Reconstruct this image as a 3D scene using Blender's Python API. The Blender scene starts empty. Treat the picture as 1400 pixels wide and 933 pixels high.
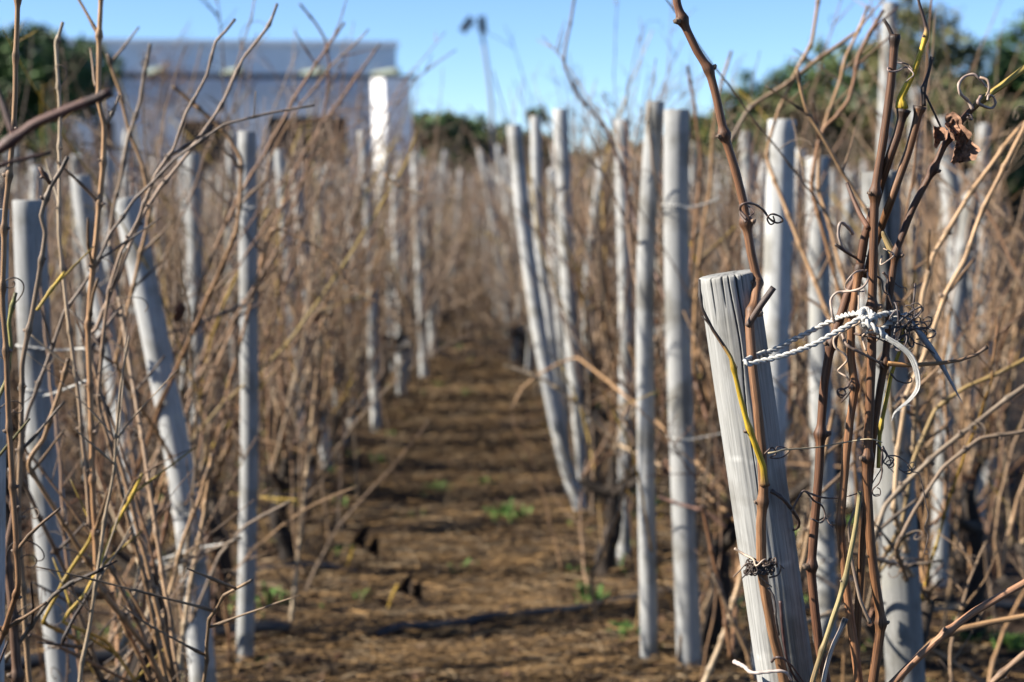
import bpy, math, random
import numpy as np
from mathutils import Vector, Matrix, noise as mnoise

S = bpy.context.scene
COL = S.collection
RNG = random.Random(11)

# ------------------------------------------------------------------ camera geometry
CAM = np.array([0.0, 0.0, 1.30])
FPX, CX, CY = 2300.0, 700.0, 466.5
PHI = math.atan(216.5 / FPX)
TH = math.atan(60.0 / FPX * math.cos(PHI))
Fv = np.array([math.sin(TH) * math.cos(PHI), math.cos(TH) * math.cos(PHI), -math.sin(PHI)])
Rv = np.array([math.cos(TH), -math.sin(TH), 0.0])
Uv = np.cross(Rv, Fv)


def Q(px, py, Y):
    d = Fv + Rv * (px - CX) / FPX + Uv * (CY - py) / FPX
    return CAM + d * (Y / d[1])


def G(px, py, z=0.0):
    d = Fv + Rv * (px - CX) / FPX + Uv * (CY - py) / FPX
    return CAM + d * ((z - CAM[2]) / d[2])


# ------------------------------------------------------------------ mesh helpers
class MB:
    def __init__(self):
        self.v, self.f, self.tc, self.col, self.n = [], [], [], [], 0

    def add(self, v, f, tc=None, col=(1, 1, 1)):
        v = np.asarray(v, float)
        n = len(v)
        self.v.append(v)
        self.tc.append(np.asarray(v if tc is None else tc, float))
        c = np.asarray(col, float)
        self.col.append(np.tile(c, (n, 1)) if c.ndim == 1 else c)
        b = self.n
        self.f.extend([tuple(i + b for i in q) for q in f])
        self.n += n

    def tube(self, pts, rad, col=(1, 1, 1), sides=8, cap=True, vs=0.0):
        pts = np.asarray(pts, float)
        n = len(pts)
        rad = np.broadcast_to(np.asarray(rad, float), (n,)) if np.ndim(rad) == 0 else np.asarray(rad, float)
        T = np.gradient(pts, axis=0)
        T /= np.linalg.norm(T, axis=1)[:, None] + 1e-12
        a = np.array([1.0, 0, 0]) if abs(T[0][0]) < 0.8 else np.array([0, 1.0, 0])
        N = np.cross(T[0], a)
        N /= np.linalg.norm(N)
        ang = np.arange(sides) * 2 * math.pi / sides
        ca, sa = np.cos(ang), np.sin(ang)
        V = np.empty((n, sides, 3))
        TC = np.empty((n, sides, 3))
        s = 0.0
        for i in range(n):
            if i:
                N = N - T[i] * np.dot(N, T[i])
                N /= np.linalg.norm(N) + 1e-12
                s += np.linalg.norm(pts[i] - pts[i - 1])
            B = np.cross(T[i], N)
            V[i] = pts[i] + rad[i] * (ca[:, None] * N + sa[:, None] * B)
            TC[i, :, 0] = ca * 0.006
            TC[i, :, 1] = sa * 0.006
            TC[i, :, 2] = s + vs
        faces = []
        for i in range(n - 1):
            for j in range(sides):
                k = (j + 1) % sides
                faces.append((i * sides + j, i * sides + k, (i + 1) * sides + k, (i + 1) * sides + j))
        if cap:
            faces.append(tuple(range(sides - 1, -1, -1)))
            faces.append(tuple((n - 1) * sides + j for j in range(sides)))
        c = np.asarray(col, float)
        if c.ndim == 2:
            c = np.repeat(c, sides, axis=0)
        self.add(V.reshape(-1, 3), faces, TC.reshape(-1, 3), c)

    def box(self, x0, x1, y0, y1, z0, z1, col=(1, 1, 1)):
        v = [(x, y, z) for x in (x0, x1) for y in (y0, y1) for z in (z0, z1)]
        f = [(0, 1, 3, 2), (4, 6, 7, 5), (0, 4, 5, 1), (2, 3, 7, 6), (0, 2, 6, 4), (1, 5, 7, 3)]
        self.add(v, f, None, col)

    def merge(self, o):
        for v, t, c in zip(o.v, o.tc, o.col):
            self.v.append(v); self.tc.append(t); self.col.append(c)
        b = self.n
        self.f.extend([tuple(i + b for i in q) for q in o.f])
        self.n += o.n

    def mesh(self, name, mat, smooth=True, off=None):
        v = np.concatenate(self.v)
        if off is not None:
            v = v - np.asarray(off)
        me = bpy.data.meshes.new(name)
        me.from_pydata(v.tolist(), [], self.f)
        a = me.attributes.new('tc', 'FLOAT_VECTOR', 'POINT')
        a.data.foreach_set('vector', np.concatenate(self.tc).astype(np.float32).ravel())
        c = np.concatenate(self.col)
        c4 = np.ones((len(c), 4), np.float32)
        c4[:, :3] = c
        a = me.attributes.new('col', 'FLOAT_COLOR', 'POINT')
        a.data.foreach_set('color', c4.ravel())
        if smooth:
            me.polygons.foreach_set('use_smooth', np.ones(len(me.polygons), bool))
        me.materials.append(mat)
        me.update()
        return me

    def build(self, name, mat, parent=None, smooth=True, off=None):
        return link(name, self.mesh(name, mat, smooth, off), parent)


def link(name, me, parent=None):
    o = bpy.data.objects.new(name, me)
    COL.objects.link(o)
    if parent is not None:
        o.parent = parent
    return o


def tag(o, label=None, cat=None, group=None, kind=None):
    if label: o['label'] = label
    if cat: o['category'] = cat
    if group: o['group'] = group
    if kind: o['kind'] = kind
    return o


def empty(name, loc, label, cat, group=None):
    o = bpy.data.objects.new(name, None)
    o.empty_display_size = 0.05
    o.location = tuple(loc)
    COL.objects.link(o)
    return tag(o, label, cat, group)


def copy_tree(o, parent=None):
    c = o.copy()
    COL.objects.link(c)
    c.parent = parent
    for ch in KIDS.get(o.name, []):
        copy_tree(ch, c)
    return c


KIDS = {}


def spline(ctrl, step, tension=1.0):
    """Catmull-Rom through ctrl, resampled evenly."""
    P = np.asarray(ctrl, float)
    if len(P) == 2:
        L = np.linalg.norm(P[1] - P[0])
        n = max(2, int(L / step) + 1)
        return P[0] + (P[1] - P[0]) * np.linspace(0, 1, n)[:, None]
    E = np.vstack([2 * P[0] - P[1], P, 2 * P[-1] - P[-2]])
    out = []
    for i in range(1, len(E) - 2):
        p0, p1, p2, p3 = E[i - 1], E[i], E[i + 1], E[i + 2]
        k = max(3, int(np.linalg.norm(p2 - p1) / step) + 1)
        t = np.linspace(0, 1, k, endpoint=False)[:, None]
        m1, m2 = (p2 - p0) * .5 * tension, (p3 - p1) * .5 * tension
        out.append((2 * t ** 3 - 3 * t ** 2 + 1) * p1 + (t ** 3 - 2 * t ** 2 + t) * m1 + (-2 * t ** 3 + 3 * t ** 2) * p2 + (t ** 3 - t ** 2) * m2)
    out.append(P[-1][None])
    D = np.concatenate(out)
    s = np.concatenate([[0], np.cumsum(np.linalg.norm(np.diff(D, axis=0), axis=1))])
    n = max(3, int(s[-1] / step) + 1)
    t = np.linspace(0, s[-1], n)
    return np.stack([np.interp(t, s, D[:, k]) for k in range(3)], 1)


# ------------------------------------------------------------------ materials
def new_mat(name):
    m = bpy.data.materials.new(name)
    m.use_nodes = True
    nt = m.node_tree
    b = nt.nodes['Principled BSDF']
    return m, nt, b


def N(nt, t, **kw):
    n = nt.nodes.new(t)
    for k, v in kw.items():
        if k.startswith('i_'):
            n.inputs[k[2:].replace('_', ' ')].default_value = v
        else:
            setattr(n, k, v)
    return n


def ramp(nt, stops):
    r = nt.nodes.new('ShaderNodeValToRGB')
    e = r.color_ramp.elements
    while len(e) < len(stops):
        e.new(0.5)
    for el, (p, c) in zip(e, stops):
        el.position = p
        el.color = (*c, 1)
    return r


def mul(nt, a, b):
    m = nt.nodes.new('ShaderNodeMix')
    m.data_type = 'RGBA'
    m.blend_type = 'MULTIPLY'
    m.inputs['Factor'].default_value = 1
    nt.links.new(a, m.inputs['A'])
    nt.links.new(b, m.inputs['B'])
    return m.outputs['Result']


def mat_streak(name, stops, sc, detail, rough, bump, dist, vari=0.25, stain=None, spec=0.3):
    """Fibrous bark or wood: noise stretched along the piece, times the piece's own colour attribute."""
    m, nt, b = new_mat(name)
    at = N(nt, 'ShaderNodeAttribute', attribute_name='tc')
    oi = N(nt, 'ShaderNodeObjectInfo')
    mp = N(nt, 'ShaderNodeMapping')
    mp.inputs['Scale'].default_value = sc
    nt.links.new(at.outputs['Vector'], mp.inputs['Vector'])
    nz = N(nt, 'ShaderNodeTexNoise', noise_dimensions='4D')
    nz.inputs['Scale'].default_value = 1.0
    nz.inputs['Detail'].default_value = detail
    nz.inputs['Roughness'].default_value = 0.65
    mw = N(nt, 'ShaderNodeMath', operation='MULTIPLY')
    mw.inputs[1].default_value = 37.0
    nt.links.new(oi.outputs['Random'], mw.inputs[0])
    nt.links.new(mw.outputs[0], nz.inputs['W'])
    nt.links.new(mp.outputs[0], nz.inputs['Vector'])
    r = ramp(nt, stops)
    nt.links.new(nz.outputs['Fac'], r.inputs[0])
    ca = N(nt, 'ShaderNodeAttribute', attribute_name='col')
    c = mul(nt, r.outputs[0], ca.outputs['Color'])
    if stain:
        n2 = N(nt, 'ShaderNodeTexNoise', noise_dimensions='4D')
        n2.inputs['Scale'].default_value = stain[0]
        n2.inputs['Detail'].default_value = 4
        nt.links.new(mw.outputs[0], n2.inputs['W'])
        nt.links.new(at.outputs['Vector'], n2.inputs['Vector'])
        r2 = ramp(nt, [(0.38, stain[1]), (0.5, (1, 1, 1)), (0.62, (1, 1, 1)), (0.74, stain[2])])
        nt.links.new(n2.outputs['Fac'], r2.inputs[0])
        c = mul(nt, c, r2.outputs[0])
    hv = N(nt, 'ShaderNodeHueSaturation')
    mr = N(nt, 'ShaderNodeMapRange')
    mr.inputs['To Min'].default_value = 1 - vari
    mr.inputs['To Max'].default_value = 1 + vari
    nt.links.new(oi.outputs['Random'], mr.inputs['Value'])
    nt.links.new(mr.outputs[0], hv.inputs['Value'])
    nt.links.new(c, hv.inputs['Color'])
    nt.links.new(hv.outputs[0], b.inputs['Base Color'])
    b.inputs['Roughness'].default_value = rough
    b.inputs['Specular IOR Level'].default_value = spec
    if bump:
        bp = N(nt, 'ShaderNodeBump')
        bp.inputs['Strength'].default_value = bump
        bp.inputs['Distance'].default_value = dist
        nt.links.new(nz.outputs['Fac'], bp.inputs['Height'])
        nt.links.new(bp.outputs[0], b.inputs['Normal'])
    return m


def mat_plain(name, col, rough=0.8, nscale=8.0, amt=0.2, spec=0.3, metal=0.0, attr=False, obj_coords=True, bump=0.0):
    m, nt, b = new_mat(name)
    tcn = N(nt, 'ShaderNodeTexCoord')
    nz = N(nt, 'ShaderNodeTexNoise')
    nz.inputs['Scale'].default_value = nscale
    nz.inputs['Detail'].default_value = 6
    nt.links.new(tcn.outputs['Object'], nz.inputs['Vector'])
    lo = tuple(c * (1 - amt) for c in col)
    hi = tuple(min(1, c * (1 + amt)) for c in col)
    r = ramp(nt, [(0.3, lo), (0.7, hi)])
    nt.links.new(nz.outputs['Fac'], r.inputs[0])
    c = r.outputs[0]
    if attr:
        ca = N(nt, 'ShaderNodeAttribute', attribute_name='col')
        c = mul(nt, c, ca.outputs['Color'])
    nt.links.new(c, b.inputs['Base Color'])
    b.inputs['Roughness'].default_value = rough
    b.inputs['Specular IOR Level'].default_value = spec
    b.inputs['Metallic'].default_value = metal
    if bump:
        bp = N(nt, 'ShaderNodeBump')
        bp.inputs['Strength'].default_value = bump
        bp.inputs['Distance'].default_value = 0.004
        nt.links.new(nz.outputs['Fac'], bp.inputs['Height'])
        nt.links.new(bp.outputs[0], b.inputs['Normal'])
    return m


M_POST = mat_streak('weathered_wood', [(0.3, (.145, .145, .14)), (0.43, (.24, .241, .233)), (0.55, (.31, .31, .30)), (0.72, (.40, .398, .385))],
                    (620, 620, 16), 9, 0.85, 0.45, 0.0008, 0.26, (9.0, (.58, .56, .52), (1.14, 1.12, 1.02)))
M_CANE = mat_streak('cane_bark', [(0.36, (.34, .3, .27)), (0.46, (.78, .75, .73)), (0.54, (1.12, 1.12, 1.12)), (0.66, (1.75, 1.8, 1.85))],
                    (620, 620, 20), 6, 0.55, 0.8, 0.0010, 0.22, None, 0.35)
M_TRUNK = mat_streak('vine_trunk_bark', [(0.3, (.35, .35, .35)), (0.5, (.9, .9, .9)), (0.75, (1.7, 1.6, 1.5))], (300, 300, 30), 7, 0.9, 1.0, 0.006, 0.2)
M_TENDRIL = mat_streak('tendril_skin', [(0.3, (.7, .7, .7)), (0.7, (1.3, 1.3, 1.3))], (200, 200, 60), 3, 0.5, 0.2, 0.0004, 0.15, None, 0.4)
M_TWINE = mat_streak('cotton_twine', [(0.3, (.28, .27, .25)), (0.6, (.43, .42, .39)), (0.8, (.54, .53, .50))], (500, 500, 260), 4, 0.95, 0.6, 0.0006, 0.08, None, 0.1)
M_LEAF = mat_plain('withered_leaf_skin', (.20, .115, .075), 0.85, 90, 0.5, 0.2, 0, True, True, 0.8)
M_STRAW = mat_plain('straw', (1, 1, 1), 0.8, 5, 0.15, 0.2, 0, True)
M_GREEN = mat_plain('weed_green', (1, 1, 1), 0.7, 20, 0.2, 0.3, 0, True)
M_TREE = mat_plain('tree_leaf', (1, 1, 1), 0.6, 3, 0.25, 0.3, 0, True)
M_TBARK = mat_plain('tree_bark', (.07, .055, .04), 0.9, 12, 0.4)
M_WALL = mat_plain('white_plaster', (.84, .84, .84), 0.9, 1.5, 0.05, 0.2)
M_SLAB = mat_plain('dark_roof_edge', (.06, .065, .07), 0.8, 4, 0.2)
M_LOG = mat_plain('pale_log', (.17, .2, .165), 0.85, 10, 0.25)
M_GLASS = mat_plain('dark_pane', (.006, .007, .01), 0.35, 4, 0.1, 0.2)
M_FRAME = mat_plain('dark_frame', (.03, .028, .028), 0.6, 6, 0.2)
M_STEEL = mat_plain('lamp_steel', (.24, .24, .27), 0.5, 4, 0.1, 0.4, 0.3)
M_LAMP = mat_plain('lamp_housing', (.05, .06, .08), 0.5, 4, 0.1)
M_HOSE = mat_plain('black_hose', (.012, .013, .015), 0.45, 30, 0.3, 0.5)


def mat_ground():
    m, nt, b = new_mat('vineyard_soil')
    tcn = N(nt, 'ShaderNodeTexCoord')
    n1 = N(nt, 'ShaderNodeTexNoise'); n1.inputs['Scale'].default_value = 2.2; n1.inputs['Detail'].default_value = 8
    n2 = N(nt, 'ShaderNodeTexNoise'); n2.inputs['Scale'].default_value = 45; n2.inputs['Detail'].default_value = 6
    nt.links.new(tcn.outputs['Object'], n1.inputs['Vector'])
    nt.links.new(tcn.outputs['Object'], n2.inputs['Vector'])
    r1 = ramp(nt, [(0.32, (.011, .008, .006)), (0.5, (.022, .0145, .010)), (0.68, (.045, .029, .018))])
    r2 = ramp(nt, [(0.3, (.45, .43, .42)), (0.5, (1, 1, 1)), (0.72, (1.7, 1.6, 1.5))])
    nt.links.new(n1.outputs['Fac'], r1.inputs[0])
    nt.links.new(n2.outputs['Fac'], r2.inputs[0])
    nt.links.new(mul(nt, r1.outputs[0], r2.outputs[0]), b.inputs['Base Color'])
    bp = N(nt, 'ShaderNodeBump'); bp.inputs['Strength'].default_value = 0.8; bp.inputs['Distance'].default_value = 0.02
    nt.links.new(n2.outputs['Fac'], bp.inputs['Height'])
    nt.links.new(bp.outputs[0], b.inputs['Normal'])
    b.inputs['Roughness'].default_value = 0.95
    b.inputs['Specular IOR Level'].default_value = 0.15
    return m


M_GROUND = mat_ground()

# colours (multiplied by the streak ramps)
TAN = (.27, .16, .076)
BROWN = (.14, .066, .03)
REDBR = (.11, .045, .02)
GREYB = (.18, .132, .09)
PALE = (.38, .30, .20)
DARK = (.035, .024, .018)
YEL = (.42, .28, .02)
OLIVE = (.30, .23, .05)


def lerp(a, b, t):
    return tuple(x + (y - x) * t for x, y in zip(a, b))


# ------------------------------------------------------------------ ground
def ground_z(x, y):
    z = 0.022 * mnoise.noise((x * 1.7, y * 1.7, 3.1)) + 0.012 * mnoise.noise((x * 6, y * 6, 7.7)) + 0.007 * mnoise.noise((x * 17, y * 17, 1.2))
    ax = abs(x)
    z += 0.05 * math.exp(-((ax - 0.62) / 0.22) ** 2)      # soil drawn up along the rows
    return z


def grid_sheet(xs, ys, fn):
    V = [(x, y, fn(x, y)) for y in ys for x in xs]
    nx = len(xs)
    Fc = [(j * nx + i, j * nx + i + 1, (j + 1) * nx + i + 1, (j + 1) * nx + i) for j in range(len(ys) - 1) for i in range(nx - 1)]
    return V, Fc


def warp(lo, mid0, mid1, hi, fine, coarse):
    a = list(np.arange(lo, mid0, coarse)) if lo < mid0 else []
    return a + list(np.arange(mid0, mid1, fine)) + list(np.arange(mid1, hi + 1e-6, coarse))


gx = [-400, -200, -100, -60, -40, -28, -20, -14, -10, -7, -5] + list(np.arange(-3.6, -1.3, 0.15)) + list(np.arange(-1.3, 1.3, 0.045)) + list(np.arange(1.3, 3.6, 0.15)) + [5, 7, 10, 14, 20, 28, 40, 60, 100, 200, 400]
gy = [-60, -20, -8, -3, -1, 0.5] + list(np.arange(1.5, 9, 0.06)) + list(np.arange(9, 30, 0.3)) + [34, 38, 44, 50, 60, 80, 120, 200, 400, 700]
b = MB()
b.add(*grid_sheet(gx, gy, ground_z))
tag(b.build('ground', M_GROUND), 'dark brown vineyard soil with straw and dead leaves', None, None, 'structure')

# ------------------------------------------------------------------ stakes
def post_mb(axis, r, sides=24, ring=0.04, seed=0, cracks=(), rings=(), taper=0.0, hero=False):
    """axis: list of 3D points from top to bottom"""
    A = spline(axis, ring)
    n = len(A)
    B = MB()
    s = np.concatenate([[0], np.cumsum(np.linalg.norm(np.diff(A, axis=0), axis=1))])
    T = np.gradient(A, axis=0)
    T /= np.linalg.norm(T, axis=1)[:, None]
    ang = np.arange(sides) * 2 * math.pi / sides
    V, TC, CC = [], [], []
    o = seed * 3.7
    # bevelled cut top, then the side rings
    prof = [(0, 0.0), (0, 0.55), (0, 0.9), (0, 0.975)] + [(i, 1.0) for i in range(n)]
    for k, (i, fr) in enumerate(prof):
        a = np.array([1.0, 0, 0])
        Nx = a - T[i] * np.dot(a, T[i]); Nx /= np.linalg.norm(Nx)
        By = np.cross(T[i], Nx)
        lift0 = 0.0
        if k == 3: lift0 = 0.0012
        if k < 3: lift0 = 0.0022
        for j, t in enumerate(ang):
            c, sn = math.cos(t), math.sin(t)
            rr = r * (1 + taper * s[i] / max(s[-1], .1))
            rr *= 1 + 0.028 * mnoise.noise((c * 1.1 + o, sn * 1.1, s[i] * 2.5)) + 0.02 * mnoise.noise((c * 2.5 + o, sn * 2.5, s[i] * 1.2 + 5))
            lift = lift0
            colr = [.68, .675, .66] if hero else [1.0, 1.0, 1.0]
            if hero:
                rr += 0.0005 * mnoise.noise((c * 9 + o, sn * 9, s[i] * 9))
            for (t0, depth, w, ln, wob) in cracks:
                tt = t0 + wob * mnoise.noise((s[i] * 9, t0 * 5, 2.2))
                dd = (t - tt + math.pi) % (2 * math.pi) - math.pi
                fade = max(0.0, 1 - s[i] / ln) ** 0.6
                g = math.exp(-(dd * r / (w * (0.45 + 0.55 * fade))) ** 2) * (1 if fade > 0 else 0)
                if fr >= 0.9 or True:
                    rr -= depth * fade * g * (1 if k > 2 else 0.6)
                q = 1 - 0.72 * g * min(1, fade * 2)
                colr = [x * q for x in colr]
            for (z0, t0, tw, am, w) in rings:
                dd = (t - t0 + math.pi) % (2 * math.pi) - math.pi
                if abs(dd) < tw:
                    zz = z0 + 0.004 * math.sin(t * 2 + z0 * 20)
                    g = math.exp(-((s[i] - zz) / w) ** 2) * min(1, (tw - abs(dd)) * 5)
                    colr = [x * (1 + am * g) for x in colr]
            rad = rr * fr
            V.append(A[i] + rad * (c * Nx - sn * By) - T[i] * lift)
            if k <= 4: lift = lift + (.0018 * mnoise.noise((c * 3 + o, sn * 3, 1.1)) + .0012 * mnoise.noise((c * 9 + o, sn * 9, 4.1))) * (r / .034)
            if k < 3: colr = [x * 0.9 for x in colr]
            TC.append((rad * c, rad * sn, -s[i] if k > 3 else 0.002 * k))
            CC.append(colr)
    m = len(prof)
    Fc = []
    for i in range(1, m - 1):
        for j in range(sides):
            k = (j + 1) % sides
            Fc.append((i * sides + j, i * sides + k, (i + 1) * sides + k, (i + 1) * sides + j))
    Fc.append(tuple(sides + j for j in range(sides - 1, -1, -1)))
    # drop the degenerate centre ring by reusing ring 1 as cap
    V, TC, CC = np.array(V), np.array(TC), np.array(CC)
    V, TC, CC = V[sides:], TC[sides:], CC[sides:]
    Fc = [tuple(i - sides for i in q) for q in Fc]
    B.add(V, Fc, TC, CC)
    return B


STAKES = {}


def stake(key, pxs, w, Y, label, lean=None, sides=24, ring=0.04, to_ground=True, **kw):
    """pxs: photo points from the top of the stake downwards, Y: its distance up the row"""
    pts = [Q(x, y, Y) for x, y in pxs]
    dist = Y
    r = w * dist / FPX / 2
    if to_ground and pts[-1][2] > -0.1:
        d = pts[-1] - pts[-2]
        d = d / np.linalg.norm(d)
        k = (pts[-1][2] + 0.12) / max(0.3, -d[2])
        pts.append(pts[-1] + d * k)
    B = post_mb(pts, r, sides, ring, seed=len(STAKES) + 1, **kw)
    base = np.array([pts[-1][0], pts[-1][1], 0.0])
    o = B.build('wooden_stake', M_POST, None, True, base)
    o.location = base
    tag(o, label, 'stake', 'stakes of the vineyard rows')
    STAKES[key] = (pts, r)
    return o


hero_cracks = [(1.475 * math.pi, .005, .0006, .30, .2), (1.385 * math.pi, .005, .0008, .035, .1), (1.545 * math.pi, .006, .0010, .075, .16), (1.235 * math.pi, .004, .0006, .055, .14),
               (1.60 * math.pi, .003, .0005, .025, .15), (0.3 * math.pi, .008, .0012, .2, .2), (0.8 * math.pi, .008, .0012, .15, .2)]
hero_rings = [(0.212, 1.3 * math.pi, .75, .5, .0018), (0.345, 1.5 * math.pi, .8, .4, .0022), (0.452, 1.35 * math.pi, .8, .5, .002), (0.46, 1.35 * math.pi, .9, .1, .012),
              (0.12, 1.5 * math.pi, .7, .08, .01)]
stake('R1', [(995, 377), (1075, 933)], 81, 1.95, 'cracked grey stake nearest the camera, in sharp focus, a brown cane down its face', sides=340, ring=0.005,
      cracks=hero_cracks, rings=hero_rings, hero=True)
stake('R2', [(1203, 236), (1210, 420), (1226, 700), (1238, 933)], 51, 3.1, 'thick pale stake with a knot, just behind the knotted white twine', sides=64, ring=0.012,
      cracks=[(1.55 * math.pi, .012, .004, .34, .1), (1.4 * math.pi, .004, .001, .5, .2)], taper=0.1, hero=True)
stake('R3', [(1069, 165), (1064, 330), (1056, 600)], 38, 4.1, 'tall thick grey stake behind and above the cracked nearest stake', sides=40, ring=0.03, rings=[(.14, 1.5 * math.pi, 1.2, .2, .004)])
stake('R4', [(1118, 215), (1120, 400), (1128, 800)], 32, 4.62, 'slimmer blue-grey stake between the tall thick stake and the knotty one', sides=32)
stake('R5', [(925, 151), (926, 400), (943, 930)], 35, 4.25, 'stout straight stake right of a slimmer bright stake beside the path', sides=40)
stake('R6', [(896, 140), (884, 330), (882, 500), (888, 930)], 25, 4.32, 'slim bright stake with a slight bend, standing full height right of the path', sides=32)
stake('R7', [(850, 165), (853, 330), (856, 500), (852, 800)], 20, 5.5, 'slim brownish-grey stake left of the slim bright bent one', sides=24)
stake('R8', [(703, 172), (718, 320), (740, 470), (770, 620), (796, 700)], 20, 6.4, 'strongly curved stake bowing in over the right side of the path', sides=24)
stake('R9', [(766, 150), (773, 320), (783, 480), (796, 610), (803, 690)], 21, 6.55, 'stake with flat grey top leaning beside the strongly curved one', sides=24)
stake('R10', [(732, 160), (737, 330), (752, 450), (783, 705)], 14, 6.9, 'thin stake half hidden behind the strongly curved one', sides=16)
stake('R11', [(1217, 4), (1210, 200), (1206, 420)], 21, 6.0, 'very tall white stake rising highest at the upper right', sides=24)
stake('R12', [(1020, 180), (1024, 330), (1030, 560)], 18, 6.3, 'pale blurred stake left of the tall thick grey stake', sides=20)
stake('R13', [(1254, 120), (1250, 330), (1255, 560)], 19, 6.8, 'blurred stake just right of the very tall white one', sides=20)
stake('R14', [(1345, 170), (1343, 290), (1350, 560)], 18, 7.0, 'blurred bright stake behind the withered leaf at the right', sides=20)
stake('R15', [(1288, 160), (1306, 330), (1322, 560), (1342, 790)], 26, 5.6, 'blurred leaning stake below the withered leaf at the right', sides=20)
stake('L1', [(0, 288), (-4, 600), (-6, 900)], 24, 2.25, 'dark blue-grey stake cut by the left edge of the photograph', sides=40)
stake('L2', [(40, 275), (48, 480), (62, 650), (88, 933)], 45, 3.15, 'broad pale stake near the left edge, tied with a white string at mid height', sides=64, ring=0.02, rings=[(.27, 1.5 * math.pi, 1, -.3, .004)])
stake('L3', [(110, 241), (124, 340), (165, 560), (198, 760), (222, 933)], 27, 4.6, 'slim stake leaning behind the broad pale stake at the left', sides=32)
stake('L4', [(173, 272), (196, 380), (218, 490), (243, 620), (262, 760), (278, 933)], 37, 3.9, 'thick stake leaning strongly to the left with a groove at mid height', sides=64, ring=0.015,
      cracks=[(1.6 * math.pi, .012, .006, 2.2, .05)] if False else (), rings=[(.62, 1.5 * math.pi, 1.2, .25, .004)])
stake('L5', [(338, 181), (340, 400), (341, 620), (334, 935)], 25, 4.3, 'straight pale stake full height at the left edge of the path', sides=32)
stake('L6', [(264, 210), (266, 320), (272, 560)], 21, 6.0, 'blurred stake between the leaning thick one and the straight pale one', sides=20)
stake('L7', [(382, 205), (392, 330), (402, 450), (425, 690)], 15, 6.7, 'blurred slim stake just right of the straight pale one', sides=20)
stake('L8', [(403, 235), (415, 330), (428, 480), (450, 655)], 16, 7.35, 'blurred leaning stake whose foot stands out at the path edge', sides=20)
stake('L9', [(436, 290), (446, 400), (458, 500), (468, 612)], 14, 7.9, 'blurred slim stake in shade between the leaning stake and the thin one before the veranda', sides=20)
stake('L12', [(540, 240), (545, 400), (549, 552)], 12, 10.0, 'thin blurred stake on the path edge just left of the one before the white pillar', sides=16)
stake('L13', [(50, 228), (50, 330), (60, 560)], 17, 7.0, 'short blurred stake showing above the broad pale stake at the left', sides=20)
stake('L10', [(496, 180), (505, 330), (515, 600)], 14, 8.5, 'thin blurred stake rising over the veranda of the white house', sides=16)
stake('L11', [(568, 210), (573, 350), (580, 520)], 12, 11.0, 'thin blurred stake in front of the right pillar of the white house', sides=16)

# ------------------------------------------------------------------ canes
def cane_mb(ctrl, r0, r1, c0, c1=None, step=0.008, sides=10, rng=RNG, node_gap=(.06, .1), nodes=None, bump=0.42, zig=1.0, colf=None, jitter=0.0, B=None, dark=0.55):
    """One cane: swollen nodes, a slight kink at each, thinner and another colour towards its tip.
    Returns mesh builder, samples, node indices."""
    P = spline(ctrl, step, .32)
    n = len(P)
    s = np.concatenate([[0], np.cumsum(np.linalg.norm(np.diff(P, axis=0), axis=1))])
    L = s[-1]
    if nodes is None:
        ns, q = [], rng.uniform(.01, .05)
        while q < L - 0.01:
            ns.append(q)
            q += rng.uniform(*node_gap)
    else:
        ns = [s[int(np.argmin(np.linalg.norm(P - np.asarray(k), axis=1)))] for k in nodes]
    t = s / max(L, 1e-6)
    rad = r0 + (r1 - r0) * t
    c0 = np.array(c0); c1 = np.array(c1 if c1 is not None else c0)
    col = c0 + (c1 - c0) * t[:, None] if colf is None else np.array([colf(u) for u in t])
    col = col * np.where(t > .985, .35, 1.0)[:, None]
    off = np.zeros_like(P)
    sg = 1
    w = max(0.006, step * 0.8)
    for q in ns:
        g = np.exp(-((s - q) / w) ** 2)
        rad = rad * (1 + bump * rng.uniform(.7, 1.35) * g)
        col = col * (1 - dark * np.exp(-((s - q) / (w * 0.8)) ** 2))[:, None]
        a = rng.uniform(0, 6.28)
        tri = np.maximum(0, 1 - np.abs(s - q) / 0.05)
        off += sg * zig * 0.0022 * tri[:, None] * np.array([math.cos(a), math.sin(a) * .5, 0])
        sg = -sg
    P = P + off
    if jitter:
        P = P + np.array([[jitter * mnoise.noise((u * 9, 1.3 + r0 * 999, k * 5.0)) for k in range(3)] for u in s])
    rad = rad * np.array([1 + 0.06 * mnoise.noise((u * 60, r0 * 777, 0.5)) for u in s])
    B = B or MB()
    B.tube(P, rad, col, sides, True, rng.uniform(0, 50))
    idx = [int(np.argmin(np.abs(s - q))) for q in ns]
    return B, P, idx, rad


def bud_mb(p, d, axis, size, rng):
    """a shrunken bud or leaf scar: a pointed scaly knob standing off the cane"""
    d = np.asarray(d, float); axis = np.asarray(axis, float)
    d = d / np.linalg.norm(d)
    tip = p + d * size * 1.1 + axis * size * 0.55
    pts = [p - d * size * .3, p + d * size * .25, p + d * size * .65 + axis * size * .1, p + d * size * 0.95 + axis * size * .35, tip]
    B = MB()
    B.tube(pts, np.array([.62, .72, .6, .4, .08]) * size, np.array([(.1, .06, .04), (.13, .08, .05), (.18, .12, .08), (.2, .15, .11), DARK]), 8)
    # a couple of bud scales
    for k in range(2):
        a = np.cross(d, axis) * rng.uniform(-1, 1)
        q = p + d * size * .5 + a * size * .4
        B.tube([q, q + (d + a) * size * .35, q + (d + a * .6 + axis) * size * .55], np.array([.25, .28, .05]) * size, np.array([(.12, .08, .055)] * 3), 6)
    return B


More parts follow.
